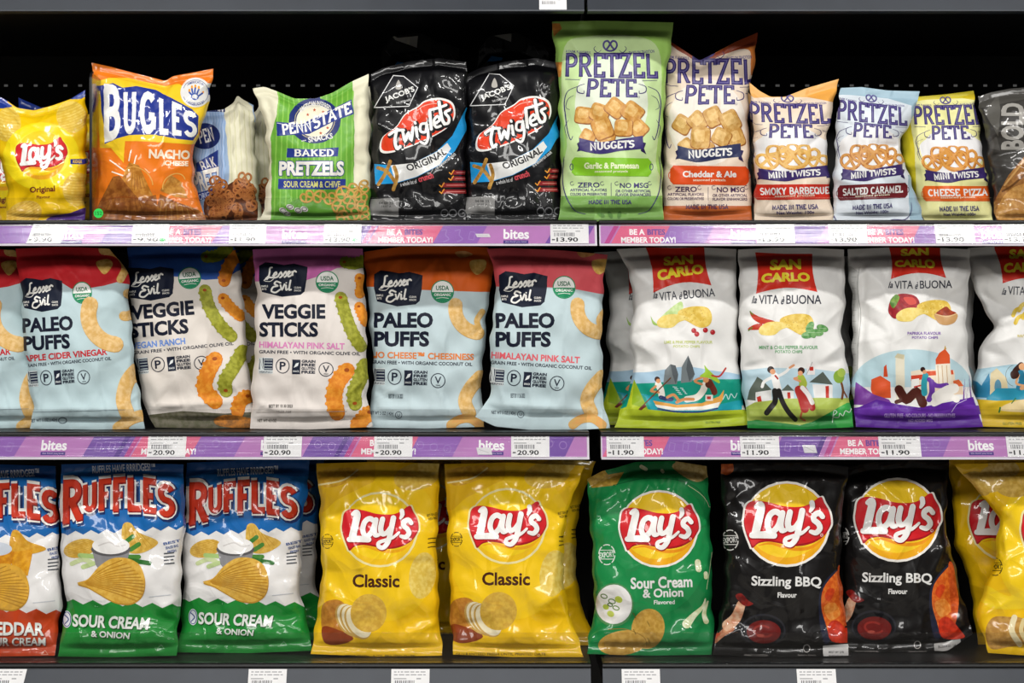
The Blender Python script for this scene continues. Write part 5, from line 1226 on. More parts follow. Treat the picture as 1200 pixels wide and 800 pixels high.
person(b, [('#3a1d14', 286, 524, 14), ('#dc9a70', 282, 534, 10)], 0, [('#a7b744', [(284, 552), (294, 574), (290, 584)], 30), ('#dc9a70', [(270, 552), (258, 556), (282, 566)], 8), ('#b0302c', [(276, 600), (290, 640), (300, 676)], 34), ('#b0302c', [(296, 600), (320, 640), (330, 672)], 26), ('#ece7e4', [(290, 592), (312, 618), (330, 652)], 18), ('#b5623e', [(288, 690), (284, 712), (300, 722)], 8)])
b.rect('#e9e4e2', 308, 494, 340, 540); b.rect('#c23427', 318, 508, 334, 524); b.line('#8a8a88', [(306, 540), (330, 490)], 2, sm=False)
b.line('#dff0df', [(410, 730), (416, 684), (428, 690), (412, 706), (434, 710), (440, 694), (452, 704), (462, 684), (478, 690), (486, 672)], 3)
flag(b, (855, 280, 3.405), (102, 52), (330, 58), (350, 210), (105, 217), 20, [(162, 82), (284, 78), (286, 120), (160, 124)], [(128, 134), (318, 130), (322, 166), (126, 172)], (92, 222, 366, 258, 0))
for P in ([(84, 292), (100, 310), (130, 325), (175, 330)], [(76, 358), (96, 352), (116, 348), (126, 340)]): b.line('#c23a26', P, [6, 20, 26, 10])
b.line('#6b8a3a', [(82, 288), (92, 300)], 5); b.line('#6b8a3a', [(76, 364), (90, 352)], 5)
chips(b, 196, 316, 1.0)
for x, y, r in ((320, 350, -60), (350, 372, 10), (370, 355, 20), (310, 382, -10), (328, 372, 60)): b.ell('#4f8f4b', x, y, 24, 14, r, tex='#7fb070'); b.line('#b8d6ae', [(x - 14, y), (x + 14, y)], 1.4, sm=False)
b.text('#6fae78', 'MINT & CHILI PEPPER FLAVOUR', 118, 424, 352, 438); b.text('#6fae78', 'POTATO CHIPS', 182, 442, 290, 454)
b.make()

b = Bag('paprika', 'chip_bag', 'white chip bag with domed city picture and purple bottom', 'chip bag', 2,
        [(993, 292), (996, 330), (1000, 385), (998, 440), (1003, 500)], [(1137, 292), (1134, 350), (1132, 400), (1139, 450), (1152, 500)], [(1040, 290), (1090, 290)], [(1075, 503)],
        WHITE, y=.030, seed=71, creases=[(1012, 310, 1010, 480, 5, -.007), (1000, 300, 1040, 340, 6, .004), (1008, 350, 1040, 370, 6, .006), (1010, 370, 1040, 390, 5, -.005), (1134, 330, 1110, 345, 5, .003), (1138, 400, 1120, 430, 5, -.004), (1145, 480, 1115, 470, 5, .006), (1010, 470, 1040, 455, 5, .004)], **WB)
b.frame(980, 280, 3.405)
b.poly('#c3c3c0', [(20, 100), (60, 110), (88, 130), (92, 300), (85, 480), (80, 620), (30, 640)])
for i in range(20): b.line('#a3a3a1', [(62, 130 + i * 22), (62 + 10 + (i * 7) % 14, 130 + i * 22)], 2.4, sm=False)
b.line('#8c8c8a', smooth([(92, 115), (84, 200), (98, 300), (88, 420), (84, 560)]), 2, sm=False)
b.poly('#1c7a3c', [(24, 70), (42, 50), (50, 96)])
b.ell('#b8d4dc', 300, 590, 240, 150, a0=180, a1=360)
for P, c in (([(238, 640), (236, 470), (252, 458), (272, 464), (274, 640)], '#e3dcc6'), ([(232, 472), (244, 456), (272, 462), (268, 480)], '#c9c09f'), ([(138, 600), (140, 560), (176, 545), (216, 570), (218, 634), (150, 634)], '#d8552a'), ([(188, 550), (190, 510), (200, 500), (206, 550)], '#cf4a24'), ([(300, 640), (298, 528), (340, 520), (470, 524), (480, 640)], '#ecdcc4'), ([(298, 545), (345, 540), (345, 560), (298, 566)], '#d0452b'), ([(355, 528), (465, 522), (468, 540), (356, 546)], '#d8552f'), ([(398, 520), (396, 480), (410, 455), (434, 438), (452, 462), (454, 498)], '#d8562b'), ([(396, 500), (454, 496), (462, 590), (400, 590)], '#f0e6d2'), ([(430, 440), (434, 424), (440, 440)], '#caa24c'), ([(468, 560), (500, 566), (508, 620), (470, 620)], '#e7cdb0'), ([(466, 566), (488, 560), (508, 586), (470, 590)], '#d8663a'), ([(300, 560), (330, 556), (330, 600), (300, 600)], '#f2f0ea')): b.poly(c, P)
for x in (405, 422, 440): b.line('#c9a57e', [(x, 505), (x + 4, 585)], 3, sm=False)
b.poly('#7a3f9a', [(70, 660), (78, 570), (150, 620), (210, 640), (230, 670)]); b.line('#6f3795', [(508, 640), (512, 560), (520, 640), (530, 545), (538, 640)], 6, sm=False)
b.poly('#5a2296', [(60, 790), (70, 680), (160, 640), (250, 660), (330, 672), (420, 655), (500, 640), (545, 630), (600, 790)]); b.poly('#6a30a8', [(70, 690), (200, 665), (380, 690), (540, 660), (560, 700), (300, 720)], True)
person(b, [('#30140f', 345, 520, 10), ('#dc9a70', 352, 530, 8)], 0, [('#4f2018', [(250, 600), (280, 640), (320, 610), (345, 655)], 36), ('#4f2018', [(270, 640), (240, 650)], 16), ('#2f9aa8', [(356, 545), (350, 580), (352, 615)], 24), ('#6a3aa0', [(370, 560), (400, 585), (440, 582)], 18), ('#6a3aa0', [(380, 570), (382, 610), (370, 640)], 22), ('#f0ece4', [(400, 630), (440, 606), (470, 596)], 40), ('#f0ece4', [(390, 655), (450, 630), (480, 640)], 26), ('#c23a31', [(312, 590), (336, 584)], 6)])
b.text('#c9aee6', 'GLUTEN FREE \u00b7 NO COLOURS \u00b7 NO PRESERVATIVES', 192, 696, 474, 712); b.text('#c9aee6', 'NO ADDED MSG', 288, 718, 384, 730); b.line('#d9c8ee', [(460, 690), (480, 660), (500, 650), (520, 640)], 2)
flag(b, (980, 280, 3.405), (206, 20), (414, 22), (438, 155), (218, 160), 22, [(256, 40), (368, 34), (370, 66), (258, 70)], [(232, 84), (390, 78), (396, 116), (234, 110)], (210, 166, 462, 198, -1))
b.poly('#a8202a', [(208, 275), (222, 235), (262, 218), (315, 228), (332, 262), (300, 285), (240, 318), (212, 300)], True, tex='#8e1722'); b.poly('#d24b3f', [(268, 234), (306, 234), (320, 256), (290, 262)], True); b.poly('#4b7a2f', [(214, 250), (236, 222), (252, 232), (240, 262), (226, 276)], True, tex='#7fa040')
chips(b, 318, 262, 1.0)
b.poly('#c89a64', [(394, 296), (478, 296), (474, 330), (440, 344), (406, 334)], True); b.poly('#a8411f', [(398, 298), (424, 276), (440, 270), (456, 284), (478, 296), (440, 306)], True, tex='#8a2f16'); b.line('#e0bd8a', [(396, 300), (440, 310), (478, 298)], 4)
b.text('#8a64b8', 'PAPRIKA FLAVOUR', 284, 370, 418, 382); b.text('#8a64b8', 'POTATO CHIPS', 302, 388, 406, 398)
b.make()

b = Bag('gold', 'chip_bag', 'white chip bag with seaside picture and yellow bottom', 'chip bag', 2,
        [(1134, 292), (1140, 340), (1166, 385), (1147, 410), (1141, 450), (1146, 501)], [(1300, 292), (1302, 400), (1310, 500)], [(1170, 290), (1240, 290)], [(1220, 503)],
        WHITE, y=.062, seed=73, creases=[(1138, 340, 1200, 375, 7, -.008), (1166, 384, 1210, 360, 6, .006), (1150, 405, 1200, 395, 6, .005), (1140, 300, 1180, 335, 6, .005), (1142, 480, 1180, 470, 5, .004)], **WB)
b.frame(980, 280, 3.405)
b.poly('#a7c9d6', [(520, 530), (700, 505), (900, 500), (900, 640), (520, 650)]); b.poly('#2c7fa6', [(540, 635), (548, 560), (580, 590), (610, 540), (625, 640)]); b.poly('#d8c9a0', [(612, 640), (616, 540), (640, 520), (680, 560), (690, 640)]); b.ell('#5a8fa8', 645, 595, 14, 30)
b.poly('#2c93b0', [(600, 640), (640, 600), (760, 600), (900, 610), (900, 660), (600, 660)]); b.poly('#d9b62a', [(520, 640), (640, 650), (900, 640), (900, 800), (520, 800)]); b.poly('#e6cf9a', [(660, 690), (720, 650), (900, 630), (900, 690)], True)
b.line('#3a7a3a', [(650, 695), (654, 678)], 7); b.line('#3a7a3a', [(700, 660), (716, 640)], 4)
person(b, [('#3a1d14', 712, 545, 18), ('#e0a878', 742, 514, 14)], 0, [('#3a1d14', [(738, 508), (716, 530), (708, 552)], 24), ('#2c7fa0', [(736, 540), (742, 570), (730, 598)], 26), ('#e0a878', [(728, 548), (718, 580), (748, 590)], 9), ('#e0a878', [(740, 600), (780, 590), (820, 610)], 16)])
b.ring('#6b6b60', 712, 550, 36, 42, 1.6, 0, 100, 260); b.text('#4f6a2a', 'GLUTEN FREE', 664, 736, 740, 746)
flag(b, (980, 280, 3.405), (624, 30), (830, 34), (856, 180), (664, 182), 20, [(690, 46), (800, 44), (800, 84), (690, 84)], [(668, 98), (840, 98), (842, 134), (668, 138)], (664, 196, 900, 230, 2))
for q in ((706, 290, 30), (730, 270, 34), (745, 300, 36), (715, 320, 30), (760, 330, 34)): b.line('#ecd264', [(q[0], q[1] + 20), (q[0] + 10, q[1]), (q[0] + q[2], q[1] - 10)], 16, tex='#d9b840')
b.text('#cdb93a', 'WAVY POTATO CHIPS', 722, 386, 830, 398)
b.make()
b2 = BAGS['mint']
again(b2, 'grey shaded white chip bag in the dark gap between the green and purple bottomed ones', .055, .19)
again(BAGS['paprika'], 'shaded white chip bag with purple bottom behind the domed city bag', .040, .10)

# ------------------------------------------------------------------ lowest shelf
def zig(x0, x1, ya, yb, n, amp):
    return [(x0 + (x1 - x0) * i / n, ya + (yb - ya) * i / n + (amp if i % 2 else -amp)) for i in range(n + 1)]
def ridged_word(b, boxes):
    """boxes: (letter, x0, x1, top-left, top-right, bottom-left, bottom-right)"""
    for c, w, o in (('#1a2f63', .52, 5), ('#f4f1ea', .42, 0), ('#8e1a1c', .25, 3), ('#cf3a22', .205, 0)):
        for ch, x0, x1, tl, tr, bl, br in boxes:
            b.slab(c, ch, 0, 0, 1, 1, w=w, serif=.11, sw=w * .8, tips=False, quad=[(x0 + o, tl + o), (x1 + o, tr + o), (x1 + o, br + o), (x0 + o, bl + o)])
RUF = [('R', 232, 306, 98, 92, 240, 222), ('U', 308, 364, 112, 96, 196, 188), ('F', 366, 420, 92, 86, 190, 184), ('F', 420, 474, 86, 82, 194, 190), ('L', 474, 532, 84, 82, 190, 190), ('E', 532, 590, 84, 92, 194, 200), ('S', 594, 650, 104, 112, 208, 212)]
def ridged(b, post, top='#1a68b0', low='#1f8a35', cheddar=False):
    b.frame(0, 535, 3.2, post)
    b.poly(top, [(150, -40), (760, -40), (760, 255), (690, 262)] + zig(690, 225, 262, 285, 16, 8) + [(150, 300)])
    b.poly('#174f93', [(150, -40), (760, -40), (760, 40), (640, 60), (400, 30), (150, 70)], True)
    b.poly(low, zig(200, 720, 536, 560, 14, 9) + [(780, 800), (150, 800)]); b.text('#dfe7f2', 'RUFFLES HAVE RRRIDGES!\u2122', 346, 24, 582, 54, rot=-3, off=.02)
    ridged_word(b, RUF)
    if not cheddar:
        crisp(b, 300, 340, 62, 34, -14, '#e3bd5c', '#d0a440', 9, '#c08f30'); crisp(b, 0, 0, 0, 0, c='#e2bb58', d='#cfa33e', pts=[(456, 300), (462, 250), (490, 245), (520, 280), (580, 305), (590, 325), (540, 355), (490, 358), (462, 335)])
        for x in range(6): b.line('#c29434', [(468 + x * 12, 256 + x * 6), (478 + x * 18, 345 - x * 3)], 2.5, sm=False)
        for q, c in (([(470, 318), (498, 296)], '#3c7d2e'), ([(490, 345), (520, 325)], '#4a8a36'), ([(476, 372), (520, 372)], '#4d8a3a'), ([(485, 384), (560, 396)], '#2f6f2c'), ([(270, 398), (310, 382), (340, 390)], '#c9d6a0'), ([(300, 366), (352, 370)], '#a9c87a'), ([(312, 410), (352, 396)], '#bcd090')): b.line(c, q, 17)
        b.poly('#8b8a8c', [(346, 345), (488, 345), (474, 400), (450, 430), (380, 430), (358, 400)]); b.ell('#5c5a5c', 416, 344, 74, 26); b.ell('#f1efec', 416, 330, 70, 32); b.line('#d7d3d0', [(370, 330), (410, 318), (440, 332), (470, 328)], 5)
    else:
        for P in ([(280, 300), (240, 380), (330, 420), (470, 380), (520, 330), (420, 300)],): b.poly('#e09a22', P, True, tex='#c87f16')
        crisp(b, 0, 0, 0, 0, c='#e0ab38', d='#cf9528', pts=[(474, 320), (480, 256), (505, 252), (540, 290), (605, 315), (590, 330), (530, 340)]); b.poly('#e8a828', [(490, 330), (560, 320), (540, 420), (470, 420)], tex='#d48f18'); b.ell('#ccd3dd', 420, 320, 60, 26)
    cx, cy = (430, 455)
    P = [(290, 470), (330, 455), (370, 410), (420, 378), (480, 378), (525, 405), (543, 460), (532, 515), (490, 545), (430, 540), (370, 508), (330, 485)]
    b.poly('#c08f2c', [(x + 2, y + 6) for x, y in P], True); crisp(b, 0, 0, 0, 0, c='#e4b850' if not cheddar else '#e3ad3c', d='#d3a03a', pts=P)
    for i in range(13):
        f = (i + .5) / 13; e = (400 + 140 * math.sin(1.9 * f + .35), 384 + 160 * f - 6 * (1 - f)); b.line('#b98527', [(318 + 10 * f, 468 + 10 * f), ((318 + e[0]) / 2, (468 + e[1]) / 2 - 10 * (1 - f)), e], [1.4, 3.4, 4.2])
    for i in range(3): b.text('#3f5c9a', ('BEST', 'SEALED BAG', 'FRESH')[i], 612 + i * 8, 312 + i * 17, 676 - i * 8, 322 + i * 17, rot=-12)
    for i, wd in enumerate((38, 40, 36, 40)): b.line('#54585e', [(614, 360 + i * 13), (614 + wd, 356 + i * 13)], 5, sm=False, caps=False)
    b.line('#c6c9ce', [(560, 522), (640, 514)], 3, sm=False)
    t1, t2 = ('SOUR CREAM', '& ONION') if not cheddar else ('CHEDDAR', '& SOUR CREAM')
    w1 = [(274, 586), (564, 600), (554, 646), (272, 634)] if not cheddar else [(340, 590), (600, 596), (600, 646), (338, 644)]
    w2 = [(342, 648), (488, 656), (484, 680), (342, 672)] if not cheddar else [(330, 652), (606, 652), (606, 682), (330, 684)]
    for t, w, o in ((t1, w1, .04), (t2, w2, .03)):
        b.text('#14541f' if not cheddar else '#7a2410', t, 0, 0, 1, 1, quad=[(x + 3, y + 4) for x, y in w], off=o + .012); b.text('#e9ede6', t, 0, 0, 1, 1, quad=w, off=o)
    if not cheddar: b.ell('#e6e9ef', 252, 606, 17, 32); b.ring('#2d4a8c', 252, 606, 14, 27, 3); b.line('#2d4a8c', [(244, 590), (258, 606), (246, 622)], 4)
    b.line('#9fcfa8' if not cheddar else '#e8a890', [(590, 716), (604, 700), (616, 716), (590, 716)], 2, sm=False)
GB = dict(fin='gloss', nw=34, amp=1.15, bulge=.036)
b = Bag('cheddar', 'chip_bag', 'blue topped ridged chip bag with red orange bottom', 'chip bag', 3,
        [(-72, 546), (-74, 620), (-72, 700), (-80, 767)], [(65, 546), (68, 620), (71, 680), (72, 715), (64, 768)], [(0, 544)], [(0, 769)], '#eceae8', y=.024, seed=81, **GB)
ridged(b, lambda q: q + (-136, 8), low='#c6451c', cheddar=True); b.make()
b = Bag('sour', 'chip_bag', 'blue topped ridged chip bag with green bottom beside the red orange bottomed bag', 'chip bag', 3,
        [(72, 543), (70, 600), (72, 650), (77, 705), (75, 730), (68, 768)], [(215, 543), (217, 600), (213, 660), (211, 715), (207, 767)], [(140, 541)], [(130, 769)], '#eceae8', y=.018, seed=83,
        creases=[(216, 560, 190, 600, 6, .004), (75, 640, 100, 650, 4, .003), (212, 700, 180, 715, 5, .004), (70, 760, 100, 725, 5, -.004)], **GB)
ridged(b, None); b.make()
b = Bag('sourtwo', 'chip_bag', 'blue topped ridged chip bag with green bottom next to the yellow chip bag', 'chip bag', 3,
        [(219, 546), (217, 600), (213, 640), (215, 690), (213, 735), (207, 768)], [(363, 543), (357, 600), (352, 650), (352, 692), (360, 735), (366, 766)], [(290, 543)], [(290, 769)], '#eceae8', y=.048, seed=85,
        creases=[(362, 560, 330, 620, 7, .005), (352, 640, 330, 660, 5, -.004), (215, 690, 245, 700, 5, .004), (360, 745, 320, 730, 6, .005), (300, 560, 290, 600, 6, -.003)], **GB)
ridged(b, lambda q: (q - (70, 558)) * (.965, .965) + (218, 566)); b.make()
again(b, 'blue topped ridged chip bag in the shade behind the one next to the yellow bag', .012, .086)

def yellow_classic(b, post, name=True):
    b.frame(355, 535, 3.2, post)
    b.ell('#f8cc1c', 290, 330, 235, 290, tex=None); 
    b.poly('#e8b820', [(40, -20), (240, -20), (270, 80), (230, 110), (130, 160), (60, 200)], True); b.poly('#e3b437', [(50, 60), (190, 40), (210, 70), (130, 110), (70, 110)], True, tex='#cf9a2c'); b.line('#f5e3a0', [(60, 105), (150, 88), (205, 50)], 6)
    crisp(b, 425, 75, 85, 50, -10, '#e6c352', '#d7ad3c'); crisp(b, 480, 30, 50, 40, 0, '#ecd071', '#d9b54a')
    crisp(b, 448, 445, 50, 88, 8, '#ecd26c', '#dfbd4c'); pass
    b.poly('#c98a35', [(72, 560), (120, 535), (160, 555), (190, 620), (180, 690), (110, 700), (74, 660)], True, tex='#b5752a'); b.poly('#8f3f1a', [(72, 640), (110, 640), (190, 680), (130, 705), (80, 695)], True)
    for k in range(3): b.ell('#c9a254', 172 + 17 * k, 612 + 5 * k, 43, 68, -32); b.ell('#f0e4bf', 176 + 17 * k, 610 + 5 * k, 40, 64, -32)
    crisp(b, 246, 586, 68, 72, 10, '#dfb848', '#cfa23a')
    if name: b.text('#4a2413', 'Classic', 186, 440, 362, 490, off=.03)
    export_mark(b, 92, 317, 21, '#4a3a14', -4)
    for i, wd in enumerate((34, 36, 30)): b.line('#5b4a1a', [(468, 308 + i * 16), (468 + wd, 302 + i * 16)], 4, sm=False, caps=False)
    b.text('#5b4a1a', 'BEST SEALED', 464, 212, 504, 222, rot=-12); b.text('#5b4a1a', 'FRESH BAG', 470, 226, 502, 236, rot=-12); b.text('#6b571c', 'GUARANTEED FRESH UNTIL PRINTED DATE', 90, 742, 420, 752)
YB = dict(fin='gloss', nw=34, amp=1.2, bulge=.036)
b = Bag('classic', 'chip_bag', 'glossy yellow chip bag with red ribbon logo beside the ridged chip bags', 'chip bag', 3,
        [(371, 543), (374, 580), (377, 650), (375, 700), (364, 766)], [(515, 543), (513, 600), (512, 660), (515, 722), (518, 768)], [(440, 541)], [(440, 769)], '#f5c414', y=.024, seed=91,
        creases=[(440, 550, 432, 580, 5, -.005), (400, 580, 432, 702, 4, .004), (470, 620, 432, 702, 4, .004), (515, 730, 470, 745, 5, .005), (366, 760, 400, 730, 5, .005)], **YB)
yellow_classic(b, None); lays_logo(b, 445, 620.3, .88, 0, 1., '#fbd31a', '#f3e6a8', '#f6c51c', '#f2ae1a'); b.make()
again(b, 'glossy yellow chip bag mostly hidden between the two yellow bags with red ribbons', .060, .17)
b = Bag('classictwo', 'chip_bag', 'glossy yellow chip bag with red ribbon logo beside the green chip bag', 'chip bag', 3,
        [(521, 543), (524, 600), (526, 660), (529, 730), (531, 766)], [(685, 545), (671, 578), (662, 620), (659, 660), (667, 720), (684, 769)], [(600, 541)], [(600, 769)], '#f5c414', y=.020, seed=97,
        creases=[(660, 620, 640, 720, 7, .007), (684, 548, 640, 590, 6, .004), (668, 690, 625, 712, 5, .005), (680, 768, 655, 740, 6, -.006), (560, 560, 595, 600, 4, .003), (530, 760, 545, 730, 5, .004)], **YB)
yellow_classic(b, lambda q: (q - (371, 543)) * (1.02, 1) + (522, 540)); lays_logo(b, 594.5, 615.6, .89, -1, 1., '#fbd31a', '#f3e6a8', '#f6c51c', '#f2ae1a'); b.make()
again(b, 'glossy yellow chip bag in the dark behind the yellow one beside the green bag', .022, .085)

b = Bag('green', 'chip_bag', 'glossy green chip bag with sour cream bowl picture', 'chip bag', 3,
        [(688, 562), (691, 600), (694, 650), (697, 705), (688, 767)], [(828, 547), (833, 620), (834, 680), (836, 740), (834, 768)], [(705, 553), (725, 548), (745, 542), (790, 541)], [(760, 769)], '#178043', y=.030, seed=101,
        creases=[(690, 572, 745, 562, 5, -.005), (700, 590, 740, 570, 5, .005), (694, 660, 720, 650, 4, .003), (836, 730, 805, 720, 5, .004), (700, 740, 725, 735, 5, .004), (832, 600, 815, 660, 5, .003)], **YB)
b.frame(675, 535, 3.2)
b.ell('#1b8c4a', 280, 330, 220, 270)
b.poly('#c9a545', [(30, 70), (80, 20), (120, 70), (180, 60), (150, 110), (60, 120)], tex='#a8842f'); b.poly('#c7b176', [(360, 40), (420, 10), (500, 20), (490, 80), (440, 95)], True, tex='#a98f4d')
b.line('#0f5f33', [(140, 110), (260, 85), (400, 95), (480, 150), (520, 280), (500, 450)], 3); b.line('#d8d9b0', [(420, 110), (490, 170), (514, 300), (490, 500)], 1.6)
b.ell('#4d8a55', 142, 558, 74, 82); b.ell('#ebe9e6', 142, 556, 68, 74)
for x, y, r, c in ((105, 526, 12, '#5d7a3a'), (135, 545, 13, '#60803c'), (160, 538, 15, '#b9c94c'), (150, 570, 12, '#6b8a40'), (112, 566, 12, '#b5c650'), (130, 592, 14, '#c2cf62'), (128, 558, 9, '#4f7034')):
    (b.ring(c, x, y, r, r * .6, 4, 20) if c < '#a' else b.ell(c, x, y, r, r * .8, 30))
crisp(b, 270, 648, 62, 76, 12, '#c9a04a', '#b58a36'); crisp(b, 178, 700, 96, 46, -8, '#cfa650', '#bb903a'); b.line('#9a7428', [(120, 650), (190, 650), (255, 680), (265, 720)], 2.5)
for i in range(20): b.ell('#6b5a20', 215 + (i * 53) % 105, 590 + (i * 31) % 120, 2, n=6)
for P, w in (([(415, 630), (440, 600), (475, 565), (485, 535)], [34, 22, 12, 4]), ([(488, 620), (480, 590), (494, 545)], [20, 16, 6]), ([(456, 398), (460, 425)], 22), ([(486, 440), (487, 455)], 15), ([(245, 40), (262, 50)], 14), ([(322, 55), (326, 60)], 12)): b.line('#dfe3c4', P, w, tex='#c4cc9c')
b.text(WHITE, 'Sour Cream', 205, 452, 436, 496, rot=-2, off=.03); b.text(WHITE, '& Onion', 250, 496, 402, 530, rot=-2, off=.03); b.text(WHITE, 'Flavored', 292, 540, 370, 556, rot=-1, off=.02)
export_mark(b, 116, 370, 30, '#dfeae0', -6)
lays_logo(b, 772, 620.5, .905, 0); b.make()

def bbq(b, post, name):
    b.frame(825, 535, 3.2, post)
    b.poly('#0f0d0d', [(60, 560), (120, 680), (440, 690), (440, 800), (20, 800)], True)
    b.line('#24211f', [(150, 470), (300, 560), (450, 440)], 2)
    b.ell('#26262c', 222, 648, 84, 62); b.ell('#101014', 222, 650, 78, 56); b.ell('#6a1a17', 224, 654, 64, 44); b.ring('#8e2c24', 222, 652, 34, 20, 8, 10, 20, 300); b.ell('#a84a3e', 212, 668, 14, 6)
    b.line('#c98f6c', [(42, 690), (70, 660), (100, 640)], [14, 24, 30], tex='#a9674a'); b.line('#d8b294', [(90, 630), (120, 600), (140, 550)], [44, 40, 32], tex='#c98a68'); b.poly('#8a1d18', [(118, 520), (140, 510), (165, 535), (185, 550), (150, 556)], True, tex='#5d120f'); b.line('#c8482f', [(30, 695), (60, 660)], 6)
    b.poly('#23263a', [(430, 540), (450, 470), (520, 405), (540, 470), (470, 690), (440, 660)], True)
    for P, c, d in (([(448, 490), (500, 425), (516, 420), (530, 480), (540, 560), (520, 660), (480, 690), (455, 620), (440, 560)], '#e2742a', '#c9531a'), ([(450, 560), (490, 545), (510, 590), (470, 610)], '#ea9a48', '#d97a2c'), ([(500, 430), (520, 420), (538, 560), (520, 640)], '#d8602a', '#b8461a'), ([(465, 630), (500, 612), (545, 660), (560, 690), (480, 690)], '#d2381c', '#b02a14'), ([(452, 520), (470, 490), (490, 500), (470, 540)], '#d84a1e', '#c23a16')): b.poly(c, P, True, tex=d)
    b.text(WHITE, 'Sizzling BBQ', 178, 446, 440, 494, off=.028, rot=1); b.text(WHITE, 'Flavour', 276, 506, 348, 526, off=.03)
    export_mark(b, 98, 310, 30, '#d8d6d2', -6)
    b.text('#8d8885', 'SERVING SUGGESTION', 150, 738, 238, 746); b.text('#8d8885', 'Packed in Bulgaria', 352, 738, 420, 745); b.ring('#bdb8b4', 385, 716, 12, 14, 3)
b = Bag('bbq', 'chip_bag', 'glossy black chip bag with red ribbon logo beside the green chip bag', 'chip bag', 3,
        [(845, 543), (846, 600), (850, 650), (846, 710), (835, 766)], [(994, 546), (987, 600), (984, 660), (992, 740), (998, 767)], [(900, 541), (950, 541)], [(920, 769)], '#141212', y=.020, seed=107,
        creases=[(860, 548, 885, 575, 4, -.004), (930, 556, 960, 566, 4, .004), (990, 560, 965, 640, 6, .003), (850, 700, 870, 720, 4, .004), (848, 745, 870, 735, 4, .005)], **GB)
bbq(b, None, 0); b.frame(825, 535, 3.2); b.poly('#d9702e', [(40, 30), (100, 20), (110, 50), (80, 66)], True, tex='#b5501c')
b.poly('#dcdad8', [(446, 706), (540, 698), (542, 756), (446, 760)]); b.text('#3c3a3a', 'BEST BY 270', 468, 726, 524, 734); b.text('#3c3a3a', 'BU004.01 14', 468, 740, 522, 747)
lays_logo(b, 921.9, 613.2, 1.0); b.make()
b = Bag('bbqtwo', 'chip_bag', 'glossy black chip bag with red ribbon logo beside the far yellow chip bags', 'chip bag', 3,
        [(990, 552), (988, 600), (989, 650), (985, 710), (976, 766)], [(1112, 545), (1108, 600), (1110, 630), (1124, 690), (1140, 746)], [(1020, 545), (1070, 542)], [(1050, 768), (1110, 766)], '#141212', y=.052, seed=109,
        creases=[(1015, 556, 1085, 615, 4, .006), (1000, 575, 1040, 580, 4, -.005), (1105, 580, 1090, 650, 6, -.008), (1110, 640, 1085, 690, 6, .006), (995, 700, 1010, 715, 4, .004), (1130, 735, 1100, 720, 5, .004)], **GB)
bbq(b, lambda q: (q - (921.9, 0)) * (1, 1) + (1051.6, 0), 0); b.frame(825, 535, 3.2, lambda q: q + (130, 0)); b.poly('#aaa8a5', [(446, 712), (545, 694), (536, 742), (448, 738)]); b.text('#3c3a3a', 'BU004.01 14', 462, 716, 528, 726, rot=-6)
lays_logo(b, 1051.6, 612.5, .985); b.make()

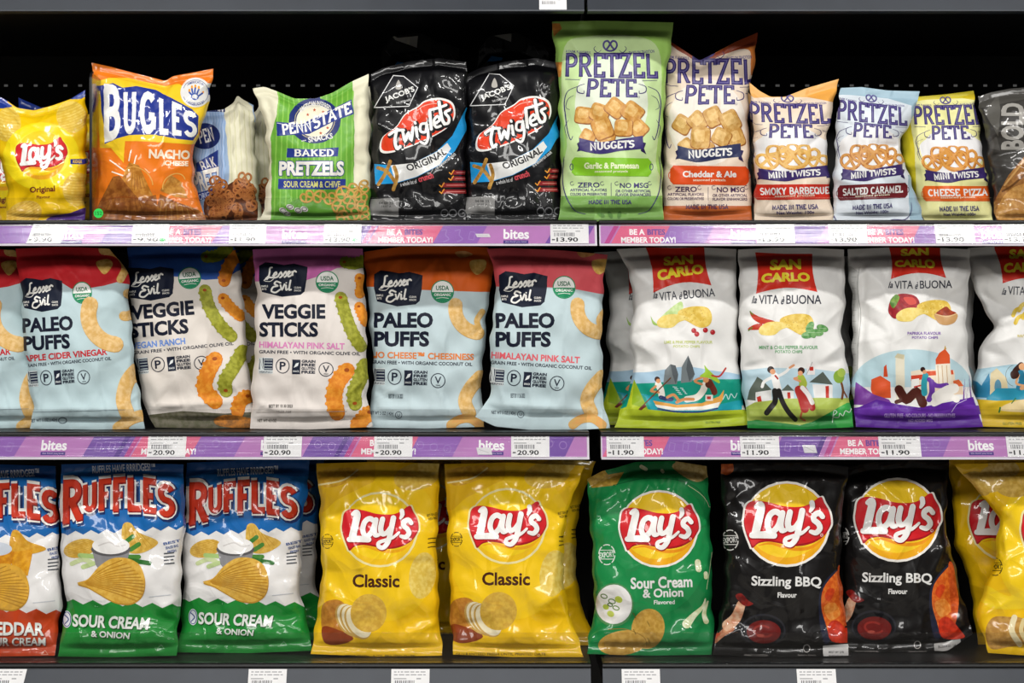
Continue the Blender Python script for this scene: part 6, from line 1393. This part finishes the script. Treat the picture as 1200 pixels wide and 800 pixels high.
b = Bag('yellowfar', 'chip_bag', 'glossy yellow chip bag with raised shoulder at the far end of the lowest shelf', 'chip bag', 3,
        [(1118, 543), (1148, 578), (1172, 606), (1166, 655), (1150, 700), (1144, 722), (1158, 764)], [(1312, 543), (1310, 640), (1318, 767)], [(1200, 541)], [(1230, 769)], '#f5c414', y=.020, seed=113,
        creases=[(1150, 580, 1200, 640, 7, -.006), (1172, 606, 1215, 560, 6, .006), (1168, 660, 1210, 640, 6, .005), (1150, 720, 1190, 700, 5, .004), (1175, 610, 1185, 690, 6, .006)], **YB)
b.frame(970, 535, 3.2)
b.ell('#f8d01c', 900, 330, 270, 300); crisp(b, 560, 100, 60, 46, 20, '#d9b455', '#c29a3c'); crisp(b, 620, 80, 60, 50, -20, '#e0c068', '#cda548'); crisp(b, 700, 110, 70, 40, 0, '#d9b455', '#c29a3c'); crisp(b, 660, 40, 60, 34, 10, '#e6c878', '#cfa84c')
b.poly('#c99a4c', [(592, 650), (620, 600), (680, 598), (740, 610), (760, 690), (680, 710), (610, 716)], True, tex='#b07f36'); b.line('#efe0b2', [(700, 600), (690, 650), (720, 700)], 22); b.line('#e8d49a', [(735, 610), (725, 650), (745, 690)], 16)
b.poly('#f8d424', [(590, 480), (680, 520), (760, 480), (760, 560), (600, 560)], True)
export_mark(b, 628, 410, 26, '#3f3512', 0)
lays_logo(b, 1247, 622, 1.0, 0, 1., '#fbd31a', '#f3e6a8', '#f6c51c', '#f2ae1a'); b.make()
b = Bag('yellowshade', 'chip_bag', 'yellow chip bag half hidden in shade between the black and far yellow bags', 'chip bag', 3,
        [(1112, 546), (1116, 600), (1120, 650), (1138, 700), (1146, 766)], [(1252, 546), (1252, 640), (1256, 766)], [(1180, 543)], [], '#f5c414', y=.112, seed=117, **YB)
lays_logo(b, 1183, 622, .94, 0, 1., '#fbd31a', '#f3e6a8', '#f6c51c', '#f2ae1a'); b.make()

# which bags are of one kind
KIND = {'original': 'small yellow chip bags', 'pennblue': 'striped pretzel bags', 'penngreen': 'striped pretzel bags', 'twig': 'black twig snack bags', 'pete': 'pretzel nuggets and twists bags', 'smoky': 'pretzel nuggets and twists bags',
        'caramel': 'pretzel nuggets and twists bags', 'cheese': 'pretzel nuggets and twists bags', 'vinegar': 'pale blue puff bags', 'cheesy': 'pale blue puff bags', 'coral': 'pale blue puff bags', 'ranch': 'cream veggie stick bags',
        'pinksalt': 'cream veggie stick bags', 'lime': 'white potato chip bags', 'mint': 'white potato chip bags', 'paprika': 'white potato chip bags', 'gold': 'white potato chip bags', 'cheddar': 'ridged chip bags', 'sour': 'ridged chip bags',
        'classic': 'large yellow chip bags', 'yellow': 'large yellow chip bags', 'bbq': 'black chip bags'}
for r, key in [(b.root, k) for k, b in BAGS.items()] + COPIES:
    for k in sorted(KIND, key=len, reverse=True):
        if key.startswith(k): r['group'] = KIND[k]; break
